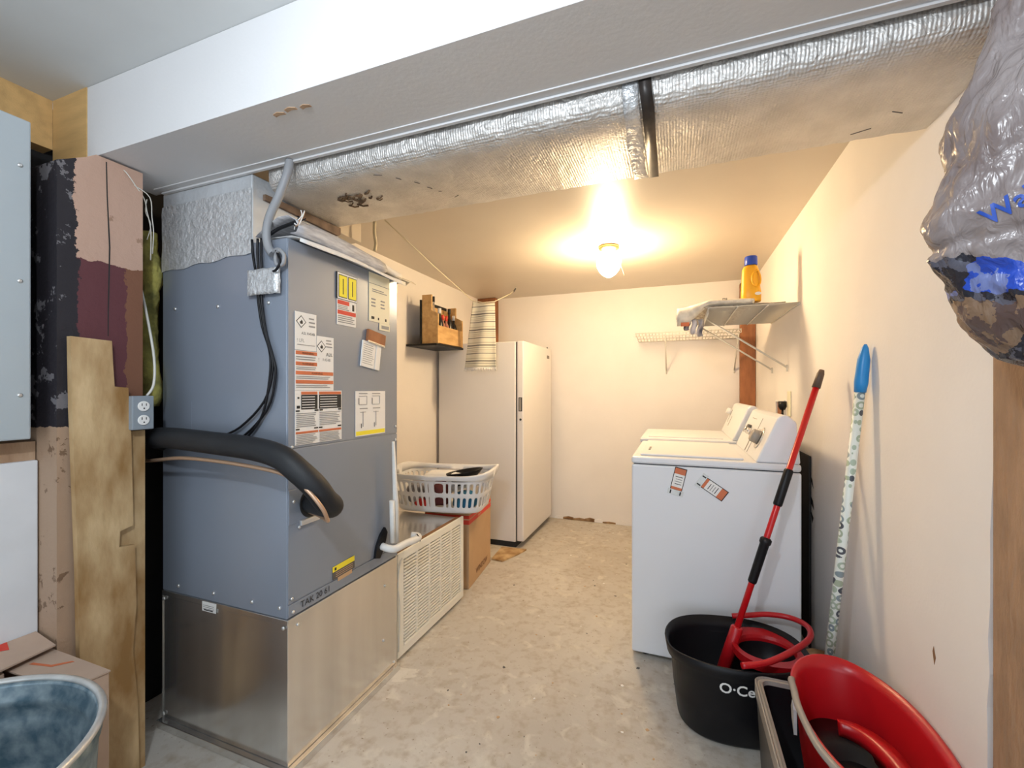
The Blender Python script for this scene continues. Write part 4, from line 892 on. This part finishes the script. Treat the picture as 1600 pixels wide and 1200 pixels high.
# ================================================================ washer and dryer
def machine(kind, y0, y1, zt, label, knobs, xl, far=False):
    m = root(kind, (0.14, (y0 + y1) / 2, 0), label, 'washing machine' if kind == 'washing_machine' else 'dryer')
    xr = 0.484
    MB().box((xl, y0, 0.025), (xr, y1, zt - 0.036), white, 0.008).build('cabinet', white, m)
    MB().box((xl + 0.01, y0 + 0.012, zt - 0.0365), (xr - 0.005, y1 - 0.012, zt - 0.032), ink).build('seam', ink, m)
    MB().box((xl - 0.002, y0 - 0.001, zt - 0.032), (xr, y1 + 0.001, zt), white, 0.010).build('top_panel', white, m)
    for x in (xl + 0.06, xr - 0.06):
        for y in (y0 + 0.06, y1 - 0.06): MB().lathe([(0.02, 0), (0.016, 0.025)], (x, y, 0), black, 12).build('foot', black, m)
    hc = zt + 0.205
    prof = [(xl + 0.515, zt + 0.0005), (xl + 0.598, hc - 0.012), (xl + 0.612, hc), (xl + 0.635, hc), (xl + 0.668, hc - 0.03), (xl + 0.682, zt + 0.0005)]
    cs = MB().prism([(a, b) for a, b in prof], 'y', y0 + 0.006, y1 - 0.006, white)
    c = cs.build('control_console', white, m); k = c.modifiers.new('b', 'BEVEL'); k.width = 0.008; k.segments = 3
    # sloped front face direction
    d = Vector((0.083, 0, hc - 0.012 - zt)).normalized(); nrm = Vector((-d.z, 0, d.x))
    def on(y, t, h=0.0): return Vector((xl + 0.515, y, zt)) + d * t + nrm * h
    return m, c, on, nrm, d
wm, wc, on, nrm, dd = machine('washing_machine', 2.117, 2.807, 0.94, 'white top loading washer with two orange stickers, nearest the camera', 2, -0.200)
MB().box((-0.165, 2.165, 0.9402), (0.275, 2.76, 0.950), white, 0.004).build('lid', white, wm)
MB().box((-0.135, 2.30, 0.951), (-0.125, 2.42, 0.953), greyink).build('lid_mark', greyink, wm)
def strip(par, a, b, on, t0, t1, w, nm, m):
    mb = MB(); p = [on(a - w, t0, 0.001), on(a + w, t0, 0.001), on(b + w, t1, 0.001), on(b - w, t1, 0.001)]
    mb.rings([[q for q in p], [q + nrm * 0.0012 for q in p]], m, smooth=False); mb.build(nm, m, par)
strip(wc, 2.40, 2.40, on, 0.01, 0.19, 0.0022, 'panel_line', greyink); strip(wc, 2.47, 2.47, on, 0.01, 0.12, 0.006, 'trim_bar', taupe)
MB().lathe([(0.052, 0), (0.050, 0.004)], on(2.27, 0.10, 0.001), galv, 28, nrm).build('dial_ring', galv, wc)
MB().lathe([(0.032, 0), (0.030, 0.028), (0.024, 0.034)], on(2.27, 0.10, 0.006), taupe, 20, nrm).build('dial', taupe, wc)
MB().lathe([(0.034, 0), (0.032, 0.004)], on(2.36, 0.105, 0.001), paper, 24, nrm).build('dial_ring', paper, wc)
for (y, t) in ((2.60, 0.12), (2.65, 0.105), (2.56, 0.105)):
    MB().lathe([(0.018, 0), (0.016, 0.018)], on(y, t, 0.001), charc if y == 2.6 else galv, 14, nrm).build('knob', charc, wc)
strip(wc, 2.60, 2.60, on, 0.175, 0.178, 0.06, 'lettering_line', greyink)
def sticker(cx, cz, ang, flip):
    M_ = Matrix.Translation((cx, 2.1162, cz)) @ Matrix.Rotation(ang, 4, 'Y')
    mb = MB(); mb.box((-0.026, -0.0012, -0.062), (0.026, 0, 0.062), ink, 0, M_)
    mb.box((-0.023, -0.0016, 0.032), (0.023, -0.0012, 0.058), orng, 0, M_); mb.box((-0.023, -0.0016, -0.028), (0.023, -0.0012, 0.032), paper, 0, M_); mb.box((-0.023, -0.0016, -0.040), (0.023, -0.0012, -0.028), orng, 0, M_)
    mb.box((-0.034, -0.0018, -0.066), (0.034, -0.0012, -0.041), galv_rim, 0, M_); mb.box((-0.024, -0.002, -0.062), (-0.018, -0.0018, -0.045), ink, 0, M_); mb.box((0.018, -0.002, -0.062), (0.024, -0.0018, -0.045), ink, 0, M_)
    for k in range(4): mb.box((-0.015 + 0.003 * (k % 2), -0.0019, 0.018 - k * 0.011), (0.016, -0.0016, 0.021 - k * 0.011), greyink if k % 3 else ink, 0, M_)
    return mb
sticker(0.004, 0.838, math.radians(13), False).build('sticker', paper, wm, label='upright orange and white sticker')
sticker(0.146, 0.818, math.radians(124), True).build('sticker', paper, wm, label='slanted orange and white sticker')
dm, dc, on, nrm, dd = machine('clothes_dryer', 2.84, 3.52, 0.955, 'white clothes dryer behind the washer', 1, -0.215)
MB().box((-0.17, 2.90, 0.9552), (0.26, 3.46, 0.960), white, 0.003).build('top_inset', white, dm)
MB().box((-0.219, 3.30, 0.875), (-0.214, 3.42, 0.905), charc).build('door_handle', charc, dm)
strip(dc, 3.30, 3.30, on, 0.06, 0.13, 0.003, 'panel_line', greyink); strip(dc, 3.42, 3.42, on, 0.08, 0.17, 0.003, 'panel_line', greyink)
MB().lathe([(0.022, 0), (0.020, 0.03)], on(3.46, 0.155, 0.001), paper, 14, nrm).build('knob', paper, dc)
o = MB().box((0.598, 2.49, 0.0), (0.608, 2.80, 0.93), ink, 0.002).build('added_gap_sheet', ink, loc=(0.603, 2.6, 0)); thing(o, 'added black sheet on the right wall that blacks out the gap behind the washer', 'sheet')  # invented sheet, added so the gap behind the washer comes out solid black
# scrap of wood by the wall
mb = MB(); mb.prism([(0.495, 0), (0.605, 0), (0.605, 0.165), (0.585, 0.19), (0.52, 0.195), (0.495, 0.185)], 'y', 2.02, 2.105, dirtwood)
thing(mb.build('wood_block', dirtwood, loc=(0.55, 2.06, 0)), 'rotted brown wood block on the floor between the washer and right wall', 'wood block')

# ================================================================ mop, black bucket
def sup(cx, cy, a, b, e, z, rot, n=48, f=None):
    out = []
    for k in range(n):
        th = 2 * math.pi * k / n; c, s = math.cos(th), math.sin(th)
        x = a * math.copysign(abs(c) ** e, c); y = b * math.copysign(abs(s) ** e, s)
        zz = z + (f(th) if f else 0)
        out.append((cx + x * math.cos(rot) - y * math.sin(rot), cy + x * math.sin(rot) + y * math.cos(rot), zz))
    return out
bk = root('mop_bucket', (0.20, 1.83, 0), 'black oval mop bucket with red wringer and red handle in front of the washer', 'bucket')
rt = math.radians(10); bcx, bcy = 0.20, 1.842
fz_ = lambda th: -0.016 * max(0, math.cos(th - math.pi)) ** 6
R = [sup(bcx, bcy, 0.185, 0.132, 0.8, 0.0, rt), sup(bcx, bcy, 0.200, 0.146, 0.8, 0.015, rt), sup(bcx, bcy, 0.214, 0.160, 0.82, 0.12, rt), sup(bcx, bcy, 0.224, 0.170, 0.84, 0.245, rt), sup(bcx, bcy, 0.240, 0.184, 0.86, 0.262, rt, f=fz_), sup(bcx, bcy, 0.246, 0.192, 0.86, 0.300, rt, f=fz_), sup(bcx, bcy, 0.240, 0.186, 0.86, 0.303, rt, f=fz_), sup(bcx, bcy, 0.226, 0.172, 0.86, 0.26, rt), sup(bcx, bcy, 0.20, 0.146, 0.82, 0.04, rt)]
t = MB(); t.rings(R, black); tree = BVHTree.FromBMesh(t.bm); t.build('tub', black, bk)
mb = MB(); text_project(mb, 'O\u00b7Cedar', 0.050, (0.136, 1.35, 0.206), (1, 0, -0.02), (0, 0, 1), (0, 1, 0), tree, paper, bold=True); mb.build('lettering', paper, bk)
# wringer
wx, wy = 0.314, 1.880
mb = MB()
R = [sup(wx, wy, 0.118, 0.130, 0.85, 0.255, rt), sup(wx, wy, 0.120, 0.132, 0.85, 0.284, rt), sup(wx, wy, 0.100, 0.088, 0.95, 0.279, rt), sup(wx, wy, 0.097, 0.084, 1.0, 0.268, rt), sup(wx, wy, 0.097, 0.084, 1.0, 0.25, rt)]
mb.rings(R, red, False, False, smooth=False); mb.build('wringer', red, bk, label='red wringer insert')
mb = MB(); R = [sup(wx, wy, 0.098, 0.085, 1.0, 0.264, rt), sup(wx, wy, 0.080, 0.070, 1.0, 0.15, rt)]; mb.rings(R, black, False, True); mb.build('wringer_basket', black, bk)
pts = [(0.205, 1.655, 0.318), (0.288, 1.694, 0.325), (0.384, 1.785, 0.335), (0.456, 1.885, 0.34), (0.470, 1.975, 0.34), (0.424, 2.030, 0.338), (0.345, 2.035, 0.335), (0.262, 2.015, 0.325), (0.215, 2.02, 0.312)]
MB().tube(pts, 0.0105, red, 10, 5).build('carry_handle', red, bk, label='red carry handle folded to the right')
r_ = root('spin_mop', (0.14, 1.86, 0.12), 'red and black spin mop standing in the black bucket, leaning across the washer', 'mop')
a = Vector((0.541, 2.068, 1.331)); b = Vector((0.160, 1.862, 0.15)); L_ = lambda t: a.lerp(b, t)
MB().tube([L_(0.055), L_(1.0)], 0.0115, redp, 12).build('pole', redp, r_)
MB().tube([L_(0.0), L_(0.01), L_(0.012), L_(0.06)], [0.009, 0.012, 0.013, 0.015], mat('mop_end_cap', (0.11, 0.07, 0.05), 0.5), 12).build('end_cap', MAT['mop_end_cap'], r_)
MB().tube([L_(0.333), L_(0.338), L_(0.448), L_(0.453)], [0.014, 0.0165, 0.0165, 0.014], black, 14).build('grip', black, r_)
MB().tube([L_(0.558), L_(0.563), L_(0.575), L_(0.58), L_(0.700), L_(0.705)], [0.015, 0.021, 0.021, 0.017, 0.016, 0.013], black, 14).build('grip', black, r_)
MB().tube([L_(0.845), L_(0.85), L_(1.0)], [0.018, 0.022, 0.024], red, 14).build('socket', red, r_)

# ================================================================ broom
r_ = root('broom', (0.52, 1.83, 0), 'broom with ring patterned pole and blue tip leaning on the right wall', 'broom')
a = Vector((0.592, 1.790, 1.405)); b = Vector((0.482, 1.83, 0.115))
mb = MB(); mb.tube([a.lerp(b, 0.122), a.lerp(b, 0.5), b], 0.0145, broomm, 14); mb.build('patterned_pole', broomm, r_)
MB().tube([a, a.lerp(b, 0.010), a.lerp(b, 0.04), a.lerp(b, 0.10), a.lerp(b, 0.125)], [0.004, 0.010, 0.018, 0.020, 0.017], blue, 14).build('tip', blue, r_)
MB().box((0.462, 1.745, 0.075), (0.508, 1.93, 0.125), blue, 0.01).build('head', blue, r_)
MB().box((0.465, 1.75, 0.0), (0.505, 1.925, 0.075), paper, 0.003).build('bristles', paper, r_)

# ================================================================ black bin and red bucket
bn = root('storage_bin', (0.42, 1.30, 0), 'black plastic bin with taupe rim under the red bucket', 'bin')
X0, X1, Y0, Y1, ZT = 0.238, 0.606, 0.98, 1.650, 0.302
mb = MB()
def rr(x0, x1, y0, y1, z, rad=0.035, n=5):
    out = []
    for cx, cy, s in ((x1 - rad, y1 - rad, 0), (x0 + rad, y1 - rad, 1), (x0 + rad, y0 + rad, 2), (x1 - rad, y0 + rad, 3)):
        for k in range(n + 1):
            th = (s + k / n) * math.pi / 2; out.append((cx + rad * math.cos(th), cy + rad * math.sin(th), z))
    return out
def inset(d, z): return rr(X0 + d, X1 - d, Y0 + d, Y1 - d, z, max(0.012, 0.035 - d * 0.5))
mb.rings([inset(0.018, 0.0), inset(0.004, 0.26)], charc, True, False); mb.rings([inset(0.022, 0.29), inset(0.030, 0.015)], black, False, True); mb.build('body', charc, bn)
mb = MB(); mb.rings([inset(0.004, 0.262), inset(-0.0005, 0.262), inset(-0.0005, ZT - 0.003), inset(0.003, ZT), inset(0.007, ZT - 0.006), inset(0.012, ZT - 0.006), inset(0.014, ZT), inset(0.020, ZT - 0.002), inset(0.023, ZT - 0.014)], taupe, False, False, smooth=False); mb.build('rim', taupe, bn)
mb = MB(); mb.rings([rr(0.285, 0.345, 1.585, 1.615, 0.10), rr(0.285, 0.345, 1.585, 1.615, 0.102)], charc) if False else None
rb = root('red_bucket', (0.455, 1.375, 0.10), 'large red spin mop bucket sitting in the black bin', 'bucket')
rx, ry = 0.4545, 1.375
rot = math.radians(91.5)
lip = lambda th: 0.010 * max(0, math.cos(th)) ** 8
R = [sup(rx, ry, 0.190, 0.100, 0.8, 0.105, rot), sup(rx, ry, 0.205, 0.112, 0.82, 0.12, rot), sup(rx, ry, 0.240, 0.128, 0.86, 0.24, rot), sup(rx, ry, 0.262, 0.138, 0.88, 0.365, rot), sup(rx, ry, 0.272, 0.147, 0.88, 0.372, rot), sup(rx, ry, 0.276, 0.150, 0.88, 0.400, rot, f=lip), sup(rx, ry, 0.268, 0.143, 0.88, 0.402, rot, f=lip), sup(rx, ry, 0.255, 0.131, 0.88, 0.372, rot), sup(rx, ry, 0.235, 0.121, 0.86, 0.24, rot), sup(rx, ry, 0.200, 0.106, 0.82, 0.125, rot)]
MB().rings(R, red).build('tub', red, rb)
# black spin insert with a red crescent plate
mb = MB(); mb.rings([sup(0.4545, 1.375, 0.222, 0.112, 0.86, 0.225, rot), sup(0.4545, 1.375, 0.232, 0.119, 0.86, 0.236, rot), sup(0.4545, 1.36, 0.16, 0.098, 0.9, 0.256, rot), sup(0.4545, 1.35, 0.12, 0.085, 1.0, 0.258, rot), sup(0.4545, 1.35, 0.10, 0.07, 1.0, 0.20, rot)], black); mb.build('spin_insert', black, rb)
R = []
for k in range(25):
    th = math.radians(-50 + 150 * k / 24); w_ = 0.030 * math.sin(math.pi * (k + 0.6) / 25.2) + 0.004
    ca, sa = math.cos(th), math.sin(th); ccx, ccy = 0.452, 1.385; ro, ax = 0.128, 0.094
    R.append([(ccx + ax * ca, ccy + ro * sa, 0.262), (ccx + (ax + .008) * ca, ccy + (ro + .008) * sa, 0.296), (ccx + (ax - w_) * ca, ccy + (ro - w_) * sa, 0.292), (ccx + (ax - w_) * ca, ccy + (ro - w_) * sa, 0.245)])
MB().rings(R, red).build('wringer', red, rb)
hp = [(0.318, 1.50, 0.395), (0.310, 1.47, 0.408), (0.306, 1.42, 0.412), (0.300, 1.36, 0.414), (0.302, 1.28, 0.414), (0.312, 1.20, 0.414), (0.335, 1.14, 0.414)]
MB().tube(hp, 0.009, taupe, 8, 4).build('carry_handle', taupe, rb, label='grey carry handle lying along the rim')
MB().prism([(1.40, 0.30), (1.425, 0.33), (1.432, 0.36), (1.42, 0.385), (1.405, 0.365), (1.402, 0.335)], 'x', 0.301, 0.309, galv_rim).build('handle_pivot', galv_rim, rb)

# ================================================================ hanging plastic bag
bg_ = root('plastic_bag', (0.56, 0.85, 1.27), 'crumpled grey shopping bag with blue print hanging at the right edge', 'bag')
from mathutils import noise
prof = [(1.270, 0.54, 0.04), (1.285, 0.485, 0.07), (1.297, 0.455, 0.09), (1.325, 0.430, 0.105), (1.356, 0.412, 0.11), (1.40, 0.398, 0.105), (1.415, 0.392, 0.09), (1.435, 0.374, 0.085), (1.450, 0.368, 0.09), (1.462, 0.376, 0.10), (1.475, 0.368, 0.115), (1.50, 0.362, 0.12), (1.53, 0.372, 0.12), (1.57, 0.382, 0.12), (1.62, 0.390, 0.115), (1.66, 0.398, 0.105), (1.72, 0.427, 0.09), (1.78, 0.442, 0.08), (1.84, 0.456, 0.07), (1.90, 0.485, 0.055), (1.95, 0.51, 0.04), (1.985, 0.53, 0.03)]
import bisect
zs = [p[0] for p in prof]; R = []; NN = 150; NZ = 190
for q in range(NZ):
    z = 1.271 + (1.985 - 1.271) * q / (NZ - 1); i = min(max(bisect.bisect(zs, z) - 1, 0), len(prof) - 2); t = (z - zs[i]) / (zs[i + 1] - zs[i])
    xl = prof[i][1] * (1 - t) + prof[i + 1][1] * t; dp = prof[i][2] * (1 - t) + prof[i + 1][2] * t; cx = 0.56; hw = cx - xl
    ring = []
    for k in range(NN):
        th = 2 * math.pi * k / NN; c, s = math.cos(th), math.sin(th)
        d = Vector((c, s, 0)); u = Vector((c * 0.17 - 0.35 * z, s * 0.17, z * 0.75))
        rid = lambda f, o: 1 - abs(noise.noise(u * f + Vector((o, 0, o)))) * 2.6
        nz = 0.014 * noise.noise(u * 9) + 0.006 * rid(11, 3) + 0.004 * rid(24, 7) + 0.0018 * rid(55, 1)
        ring.append(Vector((cx + hw * c, 0.85 + dp * s, z)) + d * nz * min(1, hw / 0.08))
    R.append(ring)
mb = MB(); mb.rings(R, bagm)
tree = BVHTree.FromBMesh(mb.bm)
mb.build('film', bagm, bg_)
mb = MB(); text_project(mb, 'Walmart', 0.034, (0.2545, 0.50, 1.398), (0.030, 0, 0.018), (-0.018, 0, 0.030), (0.374, 0.75, 0.200), tree, bluepr, 0.002, True); mb.build('lettering', bluepr, bg_)

# ================================================================ tub and boxes, lower left
tb = root('stock_tub', (-1.334, 0.322, 0), 'round galvanised metal tub standing on the floor at the lower left', 'tub')
R = []
for rad, z in ((0.262, 0.0), (0.264, 0.02), (0.283, 0.30), (0.286, 0.31), (0.283, 0.32), (0.292, 0.50), (0.297, 0.51), (0.297, 0.53), (0.291, 0.545), (0.286, 0.535), (0.287, 0.52), (0.279, 0.505), (0.279, 0.49), (0.284, 0.475), (0.278, 0.46), (0.273, 0.40), (0.276, 0.32), (0.269, 0.31), (0.254, 0.02)):
    R.append([(-1.334 + rad * math.cos(k * math.pi / 36), 0.322 + rad * math.sin(k * math.pi / 36), z) for k in range(72)])
MB().rings(R, galv_tub).build('shell', galv_tub, tb)
mb = MB(); n = 72; mb.tube([(-1.334 + 0.297 * math.cos(2 * math.pi * k / n), 0.322 + 0.297 * math.sin(2 * math.pi * k / n), 0.545) for k in range(n + 1)], 0.008, galv_rim, 8); mb.build('rolled_rim', galv_rim, tb)
cardt = [(-1.755, -1.405, 0.632, 0.704, 0.505)]
r_ = root('shipping_carton', (-1.58, 0.668, 0), 'pinkish cardboard carton wedged between the metal tub and the post', 'box')
MB().box((-1.754, 0.630, 0), (-1.41, 0.704, 0.503), cardp, 0.003).build('carton', cardp, r_)
mb = MB(); mb.prism([(-1.754, 0.60), (-1.50, 0.615), (-1.41, 0.66), (-1.405, 0.704), (-1.754, 0.704)], 'z', 0.504, 0.508, cardp); mb.build('flap', cardp, r_)
mb = MB(); mb.prism([(-1.64, 0.640), (-1.57, 0.655), (-1.54, 0.690), (-1.55, 0.690), (-1.58, 0.660), (-1.64, 0.648)], 'z', 0.5085, 0.509, orng); mb.build('printed_mark', orng, r_)
r_ = root('open_carton', (-1.69, 0.57, 0), 'tan cardboard carton with a red mark behind the tub against the white wallboard', 'box')
MB().box((-1.754, 0.38, 0), (-1.645, 0.596, 0.51), cardp, 0.003).build('carton', cardp, r_)
mb = MB(); mb.rings([[(-1.757, 0.48, 0.540), (-1.757, 0.700, 0.540), (-1.655, 0.700, 0.522), (-1.62, 0.50, 0.522)], [(-1.757, 0.48, 0.5445), (-1.757, 0.700, 0.5445), (-1.655, 0.700, 0.5265), (-1.62, 0.50, 0.5265)]], cardp, smooth=False); mb.build('flap', cardp, r_)
mb = MB(); mb.rings([[(-1.755, 0.590, 0.545), (-1.755, 0.640, 0.545), (-1.715, 0.630, 0.5380), (-1.74, 0.590, 0.542)], [(-1.755, 0.590, 0.5456), (-1.755, 0.640, 0.5456), (-1.715, 0.630, 0.5386), (-1.74, 0.590, 0.5428)]], redpr, smooth=False); mb.build('red_mark', redpr, r_)
bpy.context.view_layer.update()
